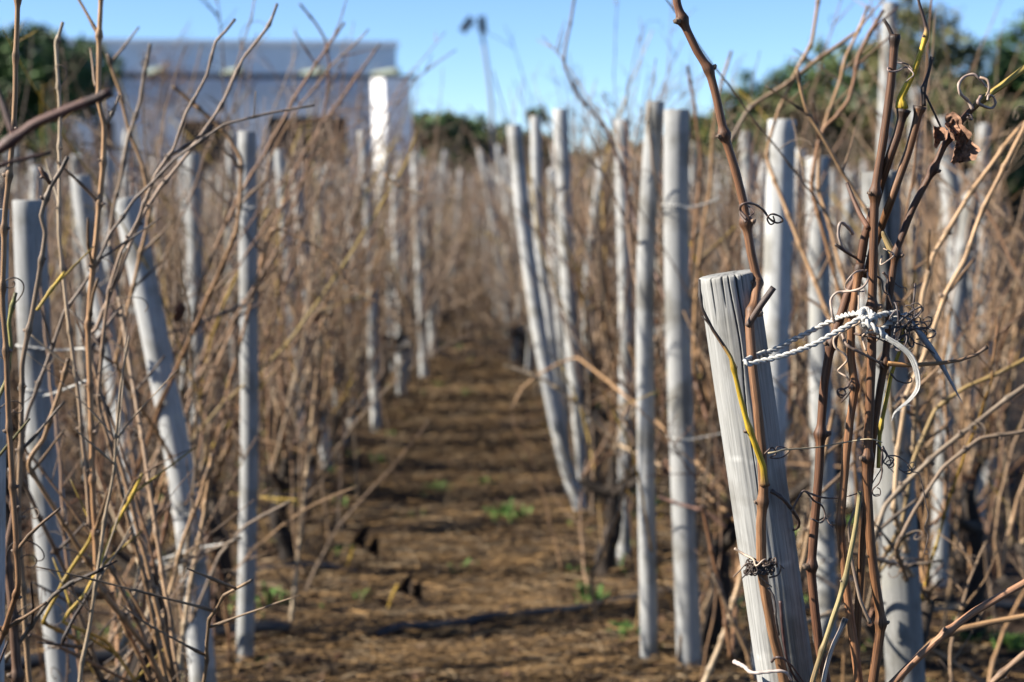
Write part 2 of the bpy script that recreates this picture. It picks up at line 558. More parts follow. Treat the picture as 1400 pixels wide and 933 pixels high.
def curl_path(p, d, length, k0, k1, rng, step=0.002, up=0.0, twist=0.6):
    """a tendril: a path whose curvature grows from k0 to k1 (1/m), turning about a slowly drifting axis"""
    d = np.asarray(d, float); d /= np.linalg.norm(d)
    ax = np.array([rng.gauss(0, 1) for _ in range(3)])
    ax -= d * np.dot(ax, d); ax /= np.linalg.norm(ax)
    P = [np.asarray(p, float)]
    n = int(length / step)
    for i in range(n):
        t = i / max(1, n - 1)
        k = k0 + (k1 - k0) * t ** 1.6
        ang = k * step
        d = d * math.cos(ang) + np.cross(ax, d) * math.sin(ang)
        d[2] += up * step
        d /= np.linalg.norm(d)
        ax = ax + d * twist * step * k * .25
        ax -= d * np.dot(ax, d); ax /= np.linalg.norm(ax)
        P.append(P[-1] + d * step)
    return np.array(P)


def tendril(parent, P, r, col, off, name='tendril', sides=6):
    P = np.asarray(P)
    n = len(P)
    t = np.linspace(0, 1, n)
    B = MB()
    rad = r * (1 - 0.45 * t) * (1 + 0.12 * np.sin(t * 60))
    B.tube(P, rad, np.tile(np.array(col), (n, 1)), sides)
    return B.build(name, M_TENDRIL, parent, True, off)


def px(lst, Y):
    """photo points (x, y[, dY]) to world points in the plane Y"""
    return [Q(p[0], p[1], Y + (p[2] if len(p) > 2 else 0)) for p in lst]


def trunk_mb(base, head, r0, r1, rng, arms=()):
    B = MB()
    base, head = np.asarray(base, float), np.asarray(head, float)
    mid = [base + (head - base) * t + np.array([rng.uniform(-.025, .025), rng.uniform(-.025, .025), 0]) for t in (.33, .66)]
    P = spline([base - np.array([0, 0, .08]), base, *mid, head], 0.02)
    n = len(P)
    rad = np.array([(r0 + (r1 - r0) * i / n) * (1 + .22 * mnoise.noise((i * .6, r0 * 99, 2)) + .12 * mnoise.noise((i * 1.7, 3, 5))) for i in range(n)])
    rad[-3:] *= np.array([1.15, 1.1, .6])
    B.tube(P, rad, np.tile(np.array((.03, .022, .017)), (n, 1)), 12)
    for a in arms:
        A = spline([head, (head + a) / 2 + np.array([0, 0, -.01]), a], 0.015)
        B.tube(A, np.linspace(r1 * .85, r1 * .5, len(A)), np.tile(np.array((.036, .027, .02)), (len(A), 1)), 9)
    return B


def wander(start, d, length, rng, up=0.5, wob=1.2, step=0.06, pull=None):
    P = [np.asarray(start, float)]
    d = np.asarray(d, float); d /= np.linalg.norm(d)
    n = max(3, int(length / step))
    drift = np.array([rng.gauss(0, .5) for _ in range(3)])
    for i in range(n):
        drift = drift * .85 + np.array([rng.gauss(0, .5) for _ in range(3)])
        d = d + step * (np.array([0, 0, up]) + wob * drift)
        if pull is not None and .25 < P[-1][2] < 1.0:
            v = (pull - P[-1]); v[2] = 0
            d = d + step * 1.3 * v / max(.05, np.linalg.norm(v)) * min(1, np.linalg.norm(v) * 6)
        d /= np.linalg.norm(d)
        q = P[-1] + d * step
        if q[2] < 0.03:
            q[2] = 0.03; d[2] = abs(d[2])
        P.append(q)
    return P


def random_cane(start, rng, fine, near=False, fallen=None, pull=None, tall=1.0):
    """(mesh builder, samples, nodes) of a cane with short side shoots"""
    fallen = rng.random() < .16 if fallen is None else fallen
    az = rng.uniform(0, 6.28)
    tilt = rng.uniform(.9, 1.35) if fallen else abs(rng.gauss(.0, .33))
    d = (math.sin(tilt) * math.cos(az), math.sin(tilt) * math.sin(az), math.cos(tilt))
    L = (rng.uniform(.35, .9) if fallen else rng.uniform(.75, 1.6)) * tall
    P = wander(start, d, L, rng, .1 if fallen else .5, .95, .085, None if fallen else pull)
    q = rng.random()
    c0 = lerp(TAN, GREYB, rng.random()) if q < .40 else (lerp(TAN, BROWN, rng.uniform(.3, 1)) if q < .60 else (lerp(BROWN, DARK, rng.uniform(.0, .8)) if q < .74 else lerp(TAN, PALE, rng.random())))
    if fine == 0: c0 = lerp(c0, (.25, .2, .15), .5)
    c1 = lerp(c0, REDBR if rng.random() < .5 else GREYB, .45)
    if rng.random() < .05: c1 = YEL
    r0 = rng.uniform(.0026, .0046) * (1.35 if fine == 0 else 1)
    step, sides = (.012, 8) if fine == 2 else ((.03, 6) if fine == 1 else (.07, 4))
    B, S_, idx, rad = cane_mb(P, r0, r0 * .4, c0, c1, step, sides, rng, (.07, .12), bump=.45 if fine else .0, zig=1.6, dark=.5 if fine else 0)
    nl = rng.randint(4, 9)
    for _ in range(nl):
        i = int(len(S_) * rng.uniform(.25, .97))
        i = min(max(i, 1), len(S_) - 1)
        a = rng.uniform(0, 6.28)
        tdir = S_[i] - S_[i - 1]; tdir /= np.linalg.norm(tdir) + 1e-9
        dd = tdir * .7 + np.array([math.cos(a), math.sin(a), rng.uniform(-.3, .5)]) * .8
        ll = rng.choice((.03, .05, .12, .2)) * rng.uniform(.7, 1.4)
        Pl = wander(S_[i], dd, ll, rng, .2, 1.5, .03)
        rl = r0 * rng.uniform(.3, .55)
        if rng.random() < .35 and fine:
            Pl = curl_path(S_[i], dd, rng.uniform(.06, .16), 8, rng.uniform(60, 220), rng, .004 if fine == 2 else .008)
            rl = .0009
            B.tube(Pl, rl, np.tile(np.array(lerp(GREYB, DARK, rng.random())), (len(Pl), 1)), 4, True)
        else:
            cane_mb(Pl, rl, rl * .5, lerp(c0, DARK, .25), c1, max(step, .015), max(4, sides - 2), rng, B=B, bump=.5 if fine else 0, dark=.4 if fine else 0)
    return B


# ------------------------------------------------------------------ the sharp vine at the near stake
YH = 1.93
YU = 1.885
hero_base = np.array([0.47, 2.02, 0.0])
hero_head = np.array([0.455, 1.99, 0.36])
hero = empty('grapevine', hero_base, 'sharp dark brown grapevine tied by the knotted white twine beside the cracked nearest stake', 'grapevine', 'grapevines of the vineyard rows')
rg = random.Random(5)
trunk_mb(hero_base, hero_head, .034, .026, rg, [hero_head + np.array(a) for a in ((-.1, -.05, .1), (.02, -.03, .12), (.11, .0, .1), (-.03, .05, .1))]).build('trunk', M_TRUNK, hero, True, hero_base)


def hero_cane(pts, Y, w0, w1, c0, c1=None, nodes=(), to_head=None, colf=None, buds=True, dark=.5, sides=16, step=.004, rev=True, parent=None, base=None, bump=.55, node_auto=None, nmax=99, twigs=False):
    """pts from top/tip downwards in photo points; w in photo pixels (tip, foot)"""
    parent = parent or hero
    base = hero_base if base is None else base
    P = px(pts, Y)
    if to_head is not None:
        P = P + [P[-1] * .45 + np.asarray(to_head) * .55 + np.array([0, 0, .03]), np.asarray(to_head)]
    P = P[::-1]
    k = Y / FPX / 2
    nd = px(nodes, Y)
    Bm, S_, idx, rad = cane_mb(P, w1 * k, w0 * k, c1 or c0, c0, step, sides, rg, nodes=nd if node_auto is None else None, node_gap=node_auto or (.07, .1), bump=bump, colf=colf, zig=.5, dark=dark, jitter=.0012)
    if twigs:
        for i in idx:
            if rg.random() < .5 and 1 < i < len(S_) - 2:
                a = rg.uniform(0, 6.28)
                ax = S_[i + 1] - S_[i - 1]; ax /= np.linalg.norm(ax)
                dd = ax * .8 + np.array([math.cos(a), math.sin(a) * .6, .2])
                if rg.random() < .4:
                    Pl = curl_path(S_[i], dd, rg.uniform(.05, .14), 8, rg.uniform(60, 240), rg, .003)
                    Bm.tube(Pl, .0009, np.tile(np.array(lerp(GREYB, DARK, rg.random())), (len(Pl), 1)), 5)
                else:
                    cane_mb(wander(S_[i], dd, rg.choice((.02, .04, .1)) * rg.uniform(.7, 1.3), rg, .2, 1.2, .03), rad[i] * .45, rad[i] * .3, lerp(c0, DARK, .4), lerp(c0, DARK, .6), .01, 7, rg, B=Bm)
    o = Bm.build('cane', M_CANE, parent, True, base)
    if buds:
        sg = 1
        for i in idx[:nmax]:
            if 1 < i < len(S_) - 2:
                ax = S_[i + 1] - S_[i - 1]; ax /= np.linalg.norm(ax)
                side = np.cross(ax, np.array([0, 1, 0])); side /= np.linalg.norm(side)
                d = side * sg + np.array([0, -rg.uniform(-.1, .8), 0])
                bud_mb(S_[i] + d / np.linalg.norm(d) * rad[i] * .7, d, ax, rad[i] * rg.uniform(.5, .85), rg).build('bud', M_CANE, o, True, base)
                sg = -sg
    return o


HB = (.140, .064, .025)      # hero bark
HD = (.082, .035, .014)
AL = hero_head + np.array((-.1, -.05, .1)); AC = hero_head + np.array((.02, -.03, .12)); AR = hero_head + np.array((.11, .0, .1))
# cane lying on the near stake
H1 = hero_cane([(921, -40), (925, 5), (932, 28), (952, 70), (968, 96), (980, 140), (990, 184), (1004, 228), (1017, 275), (1021, 302), (1027, 345), (1035, 385), (1031, 415, -.02), (1024, 441, -.03), (1029, 500, -.04),
                (1036, 560, -.045), (1041, 615, -.045), (1043, 668, -.045), (1040, 716, -.04), (1043, 784, -.035), (1057, 868, -.03), (1072, 935, -.02)],
               YH, 10.5, 16, (.12, .052, .025), (.21, .115, .055), nodes=[(931, 25), (968, 96), (990, 184), (1021, 302), (1035, 388), (1024, 441), (1043, 672)], to_head=AL, dark=.55)
hero_cane([(1057, 393, -.05), (1040, 417, -.05), (1022, 446, -.04)], YH, 8.5, 9, (.06, .045, .04), (.09, .06, .045), buds=False, dark=0)
# yellow shoot leaving its node
def yel(u):
    return lerp((.12, .06, .035), YEL, min(1, u * 9)) if u < .55 else (lerp(YEL, (.33, .19, .06), min(1, (u - .55) / .12)) if u < .67 else lerp((.2, .11, .05), DARK, min(1, (u - .67) / .1)))
hero_cane([(957, 383, -.05), (958, 402, -.055), (961, 423, -.06), (975, 452, -.06), (990, 475, -.062), (999, 490, -.062), (1004, 510, -.06), (1011, 540, -.06), (1022, 580, -.06), (1032, 608, -.06), (1042, 638, -.055), (1044, 664, -.05)],
          YH, 3.2, 9.5, YEL, nodes=[(1021, 578), (997, 488), (958, 424), (1042, 640)], colf=yel, dark=.25, bump=.55, sides=12)
hero_cane([(959, 432, -.06), (972, 447, -.065), (985, 466, -.065), (994, 480, -.062)], YH, 2, 3, DARK, buds=False, dark=0)
# the main upright
H2 = hero_cane([(1223, 48), (1222, 62), (1217, 115), (1208, 192), (1199, 257), (1195, 320), (1193, 413), (1192, 502), (1187, 608), (1184, 650), (1190, 740), (1197, 800), (1204, 850), (1198, 900), (1193, 940)],
               YU, 11, 14.5, HD, HB, nodes=[(1222, 55), (1196, 262), (1186, 420), (1184, 625), (1204, 851)], to_head=AC)
H3 = hero_cane([(1234, 150), (1226, 185), (1217, 212), (1205, 250, .012), (1194, 290, .02), (1182, 325, .025), (1174, 372, .03), (1159, 402, .03), (1146, 445, .03), (1136, 478, .03), (1127, 529, .03), (1122, 603, .03), (1115, 702, .03), (1109, 782, .03),
                (1120, 880, .03), (1132, 940, .03)], YU, 12, 13.5, HD, (.12, .055, .03), nodes=[(1234, 152), (1136, 470), (1122, 600), (1109, 782)], to_head=AC)
H4 = hero_cane([(1177, 360, .01), (1170, 400, .01), (1164, 440, .01), (1163, 485, .01), (1169, 530, .01), (1162, 575, .01), (1157, 620, .01), (1150, 718, .01), (1154, 770, .01), (1165, 860, .01), (1175, 940, .01)],
               YU, 11, 12.5, HB, (.2, .095, .045), nodes=[(1169, 528), (1177, 370), (1150, 718)], to_head=AC)
H5 = hero_cane([(1259, 146), (1252, 172), (1242, 206), (1230, 240), (1218, 274), (1205, 310, .02), (1192, 345, .03), (1184, 380, .035)], YU, 11.5, 11, HB, HB, nodes=[(1259, 148)], dark=.6)
H6 = hero_cane([(1440, 68), (1400, 94), (1370, 117), (1340, 139), (1314, 165), (1290, 199), (1276, 232), (1262, 258), (1248, 285), (1234, 322), (1225, 346), (1217, 400), (1213, 460), (1210, 495), (1203, 533), (1195, 585), (1189, 650, .02), (1178, 760, .03), (1170, 900, .04)],
               YU + .015, 8.5, 11.5, YEL, HB, nodes=[(1342, 137), (1276, 232), (1297, 190), (1225, 346), (1209, 498)], colf=lambda u: lerp(HB, HD, min(1, u * 1.4)) if u < .855 else lerp(HD, (.36, .26, .06), min(1, (u - .855) / .03)), to_head=None, dark=.5)
# dark dead stubs on the cut ends and the yellow tip
hero_cane([(1208, 26), (1215, 37), (1221, 52)], YU, 4, 6.5, DARK, buds=False, dark=0)
def yel2(u):
    return YEL if u < .58 else (lerp(YEL, (.2, .12, .06), min(1, (u - .58) / .08)) if u < .66 else (.05, .033, .028))
hero_cane([(1252, -18), (1256, 5), (1261, 22), (1266, 42), (1264, 52), (1258, 72), (1249, 99), (1240, 116), (1231, 134), (1233, 150)], YU, 2.6, 11, YEL, nodes=[(1264, 51), (1232, 145)], colf=yel2, dark=.3)
hero_cane([(1273, 78), (1269, 98), (1262, 122), (1263, 146)], YU, 4, 6, DARK, nodes=[(1273, 79), (1261, 121)], dark=0)
hero_cane([(1288, 178), (1276, 152), (1264, 127)], YU, 2.6, 3, DARK, buds=False, dark=0)
hero_cane([(1351, 474), (1335, 485), (1314, 492), (1290, 496), (1262, 498), (1238, 499), (1214, 497)], YU - .01, 4, 7, (.10, .07, .05), (.33, .17, .06), nodes=[(1350, 475)], dark=.4)
hero_cane([(1238, 445, .02), (1230, 480, .02), (1219, 510, .02), (1212, 545, .02), (1203, 590, .025), (1201, 640, .03)], YU, 5, 6, YEL, (.4, .3, .05), nodes=[(1203, 592)], dark=.3)
hero_cane([(1158, 250, .03), (1166, 270, .02), (1176, 292, .01), (1188, 312)], YU, 5, 7.5, (.06, .035, .025), (.16, .075, .04), buds=False, dark=.2)
hero_cane([(1206, 315, .02), (1218, 340, .02), (1226, 352, .02)], YU, 7, 12, (.3, .22, .1), buds=False, dark=0)
# lower forked pale shoots
hero_cane([(1175, 672), (1170, 715), (1165, 745), (1157, 791), (1148, 820), (1138, 848), (1127, 885), (1112, 932), (1108, 960)], YU - .02, 6.5, 9, (.34, .28, .14), (.15, .08, .04), nodes=[(1157, 793), (1126, 890)],
          colf=lambda u: (.16, .09, .05) if u < .45 else lerp((.14, .08, .04), (.22, .18, .08), min(1, (u - .45) / .3)), to_head=AL)
hero_cane([(1155, 845), (1148, 862), (1139, 882), (1130, 915), (1124, 960)], YU - .015, 6, 9, (.36, .30, .25), (.46, .41, .35), nodes=[(1154, 848)], dark=.5, to_head=AC)
hero_cane([(1172, 690, .01), (1160, 720, .01), (1165, 770, .01), (1176, 820), (1190, 853)], YU - .01, 3.5, 5, (.2, .15, .11), buds=False, dark=0)
# canes leaving at the lower right
hero_cane([(1440, 772), (1400, 797), (1368, 815), (1331, 837), (1294, 866), (1256, 900), (1222, 934), (1190, 975)], YU, 10, 12.5, (.23, .12, .065), HB, nodes=[(1294, 865)], to_head=AR)
hero_cane([(1440, 836), (1400, 843), (1350, 852), (1311, 861), (1275, 878), (1240, 915), (1215, 960)], 2.4, 8, 10, TAN, TAN, nodes=[(1300, 864)], to_head=AR)
hero_cane([(1440, 870), (1400, 895), (1359, 932), (1330, 970)], 2.15, 9, 10, (.2, .13, .08), HB, nodes=[], to_head=AR, node_auto=(.08, .1))

# tendrils and dry curls on the sharp vine
def htendril(lst, Y, w, col, parent=H2):
    P = spline(px(lst, Y), .0018)
    return tendril(parent, P, w * Y / FPX / 2, col, hero_base)

TD = (.075, .05, .04); TL = (.36, .27, .2); TM = (.2, .14, .1)
htendril([(1021, 300, -.02), (1012, 287, -.015), (1016, 279, -.03), (1030, 279, -.02), (1043, 287), (1052, 299), (1062, 305, .01), (1070, 302), (1066, 296), (1055, 293, -.01), (1049, 299), (1053, 307), (1059, 304, .005), (1057, 296)], YH, 4, TD, H1)
htendril([(1020, 304, -.02), (1012, 292, -.005), (1020, 281, .01), (1031, 291, -.02), (1024, 296, -.022)], YH, 3, TD, H1)
htendril([(1050, 620, -.05), (1062, 618, -.05), (1074, 615, -.04), (1115, 612, -.01), (1150, 606), (1180, 601, -.01), (1193, 601, -.02), (1206, 605, 0)], YU, 2.6, (.25, .2, .12), H2)
htendril([(1045, 621, -.05), (1056, 612, -.055), (1061, 621, -.05), (1052, 626, -.05), (1068, 626, -.045), (1080, 616, -.04), (1063, 611, -.05), (1060, 623, -.05)], YH, 2.4, TD, H1)
htendril([(1054, 671, -.05), (1070, 682, -.05), (1084, 699, -.04), (1092, 712, -.03), (1091, 721, -.02), (1085, 725, 0)], YH, 6.5, (.05, .032, .025), H1)
htendril([(1082, 700, 0), (1090, 684), (1099, 671), (1106, 677), (1113, 685, .01), (1124, 692, .02), (1128, 706, .02), (1122, 715, .01), (1112, 711, -.01), (1108, 709), (1118, 712, .03), (1128, 708, .03), (1134, 716, .02), (1139, 721, .01)], YU, 3.2, TD, H3)
htendril([(1101, 672), (1122, 680), (1143, 681, .02), (1158, 679, .02), (1172, 675, .01)], YU, 3.2, TD, H4)
htendril([(1207, 612, 0), (1205, 632), (1206, 645), (1202, 660), (1193, 670), (1195, 678), (1203, 677), (1203, 669), (1199, 667)], YU - .01, 2.9, TD, H2)
htendril([(1200, 607), (1207, 622), (1205, 640), (1198, 652), (1192, 664), (1194, 676), (1202, 676)], YU, 2.2, TD, H2)
htendril([(1198, 606), (1212, 622), (1208, 632), (1216, 636), (1222, 628), (1213, 624), (1226, 624), (1240, 633), (1247, 644), (1240, 648), (1228, 640), (1236, 645), (1250, 640), (1249, 632), (1241, 637), (1247, 645), (1256, 648), (1262, 668), (1266, 690), (1269, 705),
          (1264, 722), (1269, 732), (1266, 747), (1264, 757), (1270, 757), (1268, 750), (1264, 753)], YU, 2.4, (.09, .07, .06), H2)
htendril([(1207, 610), (1218, 632), (1214, 640), (1222, 637), (1219, 629), (1211, 634), (1222, 646)], YU, 2.2, TD, H2)
# knot of curls round the cane on the near stake
htendril([(1004, 750, -.03), (1017, 758, -.035), (1030, 765, -.05), (1034, 774, -.06), (1046, 765, -.06), (1054, 776, -.045)], YH, 3.6, TL, H1)
for k in range(9):
    c = Q(1040 + rg.uniform(-6, 6), 776 + rg.uniform(-8, 8), YH - .045)
    t0 = rg.uniform(0, 6.28); rr = rg.uniform(.008, .015); pts = []
    for i in range(40):
        a = t0 + i * .22 * (1 if k % 2 else -1)
        q = rr * (1 + .15 * math.sin(i * .5 + k))
        pts.append(c + np.array([q * math.cos(a), q * .75 * math.sin(a), (i / 40 - .5) * rg.uniform(-.012, .012) + .003 * math.sin(a * 1.7 + k)]))
    if k < 4:
        e = pts[-1]; pts += [e + np.array([-.008 * j * (1 if k < 3 else -1), -.003 * j, -.003 * j + .004 * math.sin(j * 1.6)]) for j in range(1, 4)]
    tendril(H1, spline(pts, .0018), .0013, (.04, .028, .022) if k % 3 else (.13, .09, .065), hero_base)
htendril([(1052, 790, -.05), (1064, 786, -.045), (1068, 776, -.045), (1066, 772, -.045), (1072, 778, -.045)], YH, 3, TD, H1)
htendril([(1050, 803, -.045), (1057, 815, -.048), (1060, 830, -.05), (1061, 845, -.05), (1065, 868, -.045), (1062, 855, -.05), (1059, 838, -.05)], YH, 4, (.045, .035, .03), H1)
htendril([(1067, 822, -.04), (1069, 850, -.042), (1072, 878, -.04), (1077, 905, -.035), (1086, 925, -.02), (1100, 945, 0)], YH, 5, (.05, .025, .022), H1)
htendril([(1055, 905, -.03), (1061, 899, -.05), (1071, 901, -.05), (1082, 910, -.04), (1094, 926, -.02), (1104, 942)], YH, 4, (.06, .04, .035), H1)
htendril([(1004, 905, 0), (1018, 912, -.03), (1030, 920, -.05), (1070, 918, -.06), (1082, 930, -.05)], YH, 7, (.3, .25, .22), H1)
# loops left of the uprights
htendril([(1141, 442, -.01), (1137, 425, -.012), (1136, 410), (1143, 401), (1153, 399), (1165, 398, -.01), (1178, 394, -.015), (1186, 384, -.01), (1184, 371, .01), (1170, 372, -.01), (1160, 382, -.012), (1156, 390), (1158, 397), (1176, 399, -.012), (1182, 398)], YU, 4, (.26, .2, .16), H4)
htendril([(1174, 396, -.01), (1174, 415, -.012), (1174, 435, -.014)], YU, 2.6, TL, H4)
htendril([(1188, 432, -.015), (1172, 443, -.015), (1158, 450, -.012), (1141, 462, -.01), (1142, 475, -.012), (1154, 484, -.012), (1158, 493, -.01), (1150, 502, 0), (1146, 508, .005), (1158, 516, 0), (1162, 522, .01)], YU, 4, TL, H4)
htendril([(1151, 456, 0), (1158, 472, -.012), (1176, 482, -.014), (1190, 489, -.012), (1200, 495), (1208, 503, .01)], YU, 5, (.17, .12, .09), H4)
htendril([(1164, 520, 0), (1158, 530, -.01), (1148, 534, -.014), (1146, 538, -.014), (1152, 541, -.014), (1156, 536, -.014), (1150, 531, -.012), (1144, 536, -.01), (1150, 544, -.01), (1158, 538, 0)], YU, 3, TD, H4)
htendril([(1150, 550), (1160, 540, -.01), (1166, 528, -.01)], YU, 2.4, TD, H4)
htendril([(1166, 320, .03), (1158, 310, .02), (1149, 305, .01), (1146, 320, .01), (1150, 335, .01), (1158, 345, .02), (1172, 352, .03), (1185, 350, .03)], YU, 5, (.28, .22, .18), H3)
htendril([(1142, 334, .01), (1150, 340, .01), (1160, 347, .02), (1175, 356, .03)], YU, 5, DARK, H3)
htendril([(1184, 480, -.015), (1179, 462, -.01), (1184, 456, -.02), (1196, 454, -.02), (1203, 460, 0), (1195, 468, .01), (1186, 464, 0), (1188, 456, -.02), (1200, 458, -.01)], YU, 3.2, TL, H2)
htendril([(1166, 456, .01), (1180, 459, -.01), (1198, 462, -.015), (1210, 468, .01)], YU, 3.4, TD, H2)
htendril([(1207, 372, .01), (1214, 382, .01), (1212, 395, .01), (1219, 415, .01), (1224, 430, .015)], YU, 4, TD, H2)
htendril([(1199, 378), (1206, 384), (1208, 398), (1217, 405)], YU, 3, TD, H2)
htendril([(1223, 387), (1233, 394), (1238, 393), (1240, 398)], YU, 2.6, TD, H6)
htendril([(1222, 412), (1232, 413)], YU, 2.4, TD, H6)
htendril([(1218, 511), (1226, 520), (1238, 524), (1246, 522), (1246, 516), (1242, 519)], YU, 3, TD, H6)
htendril([(1206, 350), (1204, 362, -.01), (1212, 358, -.01), (1222, 348), (1208, 340, .01)], YU, 3, TL, H6)
# loops on the olive cane by the leaf
htendril([(1330, 150), (1323, 138), (1313, 128, -.01), (1311, 115, -.01), (1319, 105), (1331, 102), (1339, 108), (1346, 116, .01), (1352, 122), (1350, 138, -.01)], YU, 5, (.28, .21, .17), H6)
htendril([(1340, 106, -.005), (1350, 110, -.01), (1352, 122, -.012), (1348, 132, -.012)], YU, 4.5, TM, H6)
htendril([(1341, 132, -.01), (1337, 140, -.016), (1346, 146, -.01), (1356, 148, .01), (1361, 142, .01), (1358, 133, .01), (1353, 130)], YU, 5, (.22, .15, .12), H6)
htendril([(1322, 160, -.01), (1328, 164, -.01), (1328, 158), (1322, 156, .01)], YU, 3.5, TD, H6)
htendril([(1224, 96, .01), (1214, 93, -.01), (1216, 98, -.015), (1228, 97, -.01), (1238, 92, 0), (1246, 97, -.01), (1249, 103, -.015), (1243, 108, -.015), (1238, 113, -.01)], YU, 3, (.2, .15, .13), H2)
htendril([(1216, 89, .005), (1226, 86, .01), (1240, 88, 0), (1248, 96, -.01)], YU, 2.6, (.1, .07, .06), H2)
# black nest of dry tendrils beside the knot
for k in range(16):
    c = Q(1236 + rg.uniform(-14, 14), 440 + rg.uniform(-18, 16), YU + rg.uniform(-.02, .01))
    a = rg.uniform(0, 6.28)
    P = curl_path(c, (math.cos(a), rg.uniform(-.5, .5), math.sin(a) * .8), rg.uniform(.03, .07), 20, rg.uniform(90, 260), rg, .0018)
    tendril(H6, P, rg.uniform(.0009, .0016), lerp(DARK, (.12, .1, .1), rg.random() * .6), hero_base)
htendril([(1218, 452), (1232, 438), (1245, 427), (1258, 420), (1262, 424), (1252, 432), (1238, 444), (1222, 456)], YU - .015, 3.5, (.05, .045, .045), H6)
htendril([(1251, 388, .01), (1250, 405), (1248, 422), (1246, 440), (1243, 455), (1250, 468), (1264, 474), (1278, 484)], YU - .012, 3.2, (.05, .033, .028), H6)
htendril([(1231, 462), (1240, 458), (1242, 464), (1234, 468), (1228, 464), (1240, 456), (1246, 462)], YU - .016, 3, DARK, H6)

# crumpled leaf on the olive cane
def crumple(c, r, seed, fold, tilt):
    rr = random.Random(seed)
    B = MB(); nr, na = 16, 40
    V = [c.copy()]; Cc = [(1, 1, 1)]
    ex = np.array([math.cos(tilt), 0, math.sin(tilt)]); ez = np.array([-math.sin(tilt), 0, math.cos(tilt)]); ey = np.array([0, 1.0, 0])
    for i in range(1, nr + 1):
        for j in range(na):
            a = 2 * math.pi * j / na
            lob = 1 + .22 * math.cos(3 * a + seed) + (.16 * mnoise.noise((math.cos(a) * 4, math.sin(a) * 4, seed)) + .07 * rr.uniform(-1, 1)) * (i / nr)
            q = r * i / nr * lob
            u, w = q * math.cos(a), q * math.sin(a)
            h = fold * (u * u) / r + .32 * r * mnoise.noise((u / r * 2.2, w / r * 2.2, seed * 3.3)) + .27 * r * mnoise.noise((u / r * 5.5, w / r * 5.5, seed)) + .07 * r * mnoise.noise((u / r * 13, w / r * 13, seed + 8))
            th = u / r * fold * .9
            V.append(c + ex * (math.sin(th) * r / max(.3, fold) if fold > .3 else u) * .8 + ez * (w + .12 * r * mnoise.noise((u * 90, w * 90, 4))) + ey * (-h))
            k = .75 + .5 * rr.random()
            Cc.append((k, k * .97, k * .95))
    F_ = [(0, 1 + j, 1 + (j + 1) % na) for j in range(na)]
    for i in range(nr - 1):
        for j in range(na):
            F_.append((1 + i * na + j, 1 + (i + 1) * na + j, 1 + (i + 1) * na + (j + 1) % na, 1 + i * na + (j + 1) % na))
    B.add(V, F_, None, np.array(Cc))
    return B
lf = crumple(Q(1303, 178, YU - .01), .018, 3, 1.3, .5)
lf.merge(crumple(Q(1313, 203, YU - .012), .019, 7, 1.1, -.2))
lf.merge(crumple(Q(1280, 186, YU), .012, 12, 1.5, .1))
lf.build('withered_leaf', M_LEAF, H6, True, hero_base)

# dry leaf blade hanging from the nest
bl = px([(1238, 432), (1252, 448), (1268, 470), (1283, 492), (1300, 522), (1316, 552)], YU - .005)
bl = spline(bl, .004); n = len(bl)
bw = np.interp(np.linspace(0, 1, n), [0, .25, .6, 1], [.0018, .0042, .003, .0003])
B = MB(); V = []
for i in range(n):
    sd = np.array([.8, .25, .55]); V += [bl[i] - sd * bw[i], bl[i] + np.array([0, -bw[i] * .5, 0]), bl[i] + sd * bw[i], bl[i] + np.array([0, .0006, 0])]
F_ = [(i * 4 + j, i * 4 + (j + 1) % 4, i * 4 + 4 + (j + 1) % 4, i * 4 + 4 + j) for i in range(n - 1) for j in range(4)]
B.add(V, F_, None, (.2, .19, .19))
B.build('dry_blade', M_TENDRIL, H6, True, hero_base)

# ------------------------------------------------------------------ twine
def cord(P, r, strands=3, pitch=.009, hairs=0, rng=RNG, B=None):
    B = B or MB()
    P = np.asarray(P)
    T = np.gradient(P, axis=0); T /= np.linalg.norm(T, axis=1)[:, None]
    s = np.concatenate([[0], np.cumsum(np.linalg.norm(np.diff(P, axis=0), axis=1))])
    Nn = np.cross(T, np.array([.2, .9, .35])); Nn /= np.linalg.norm(Nn, axis=1)[:, None]
    Bn = np.cross(T, Nn)
    for k in range(strands):
        a = s / pitch * 2 * math.pi / 1.0 + k * 2 * math.pi / strands
        C = P + (np.cos(a)[:, None] * Nn + np.sin(a)[:, None] * Bn) * r * .62
        B.tube(C, np.full(len(P), r * .64) * (1 + .08 * np.sin(s * 900 + k)), (1, 1, 1), 7)
    for _ in range(hairs):
        i = rng.randrange(1, len(P) - 1)
        d = Nn[i] * rng.gauss(0, 1) + Bn[i] * rng.gauss(0, 1) + T[i] * rng.gauss(0, .8)
        d /= np.linalg.norm(d)
        q = curl_path(P[i] + d * r * .6, d, rng.uniform(.002, .006), 30, 300, rng, .0007)
        B.tube(q, .00013, (1, 1, 1), 3, False)
    return B


kn = Q(1187, 436, YU - .022)


def rope_px(lst):
    """twine points: from the plane of the near stake over to that of the bunched canes"""
    return [Q(x, y, YH + d - (YH - YU) * min(1, max(0, (x - 1040) / 110))) for x, y, d in lst]
tw = empty('twine_tie', kn, 'knotted white twine with frayed ends looped from the nearest cane to the bunched canes', 'twine', 'twine ties on vines and stakes')
rr_ = .0027
loopf = spline(rope_px([(1046, 482, -.012), (1030, 488, -.035), (1019, 494, -.062), (1024, 498, -.066), (1040, 494, -.062), (1062, 489, -.055), (1090, 480, -.045), (1115, 470, -.035), (1140, 456, -.026), (1160, 445, -.024), (1178, 434, -.022)]), .0016)
cord(loopf, rr_, 2, .017, 60, rg).build('loop_strand', M_TWINE, tw, True, kn)
loopb = spline(rope_px([(1046, 483, -.012), (1060, 478, .0), (1080, 467, .012), (1105, 455, .024), (1130, 442, .03), (1150, 433, .02), (1166, 429, -.005), (1180, 428, -.02)]), .0016)
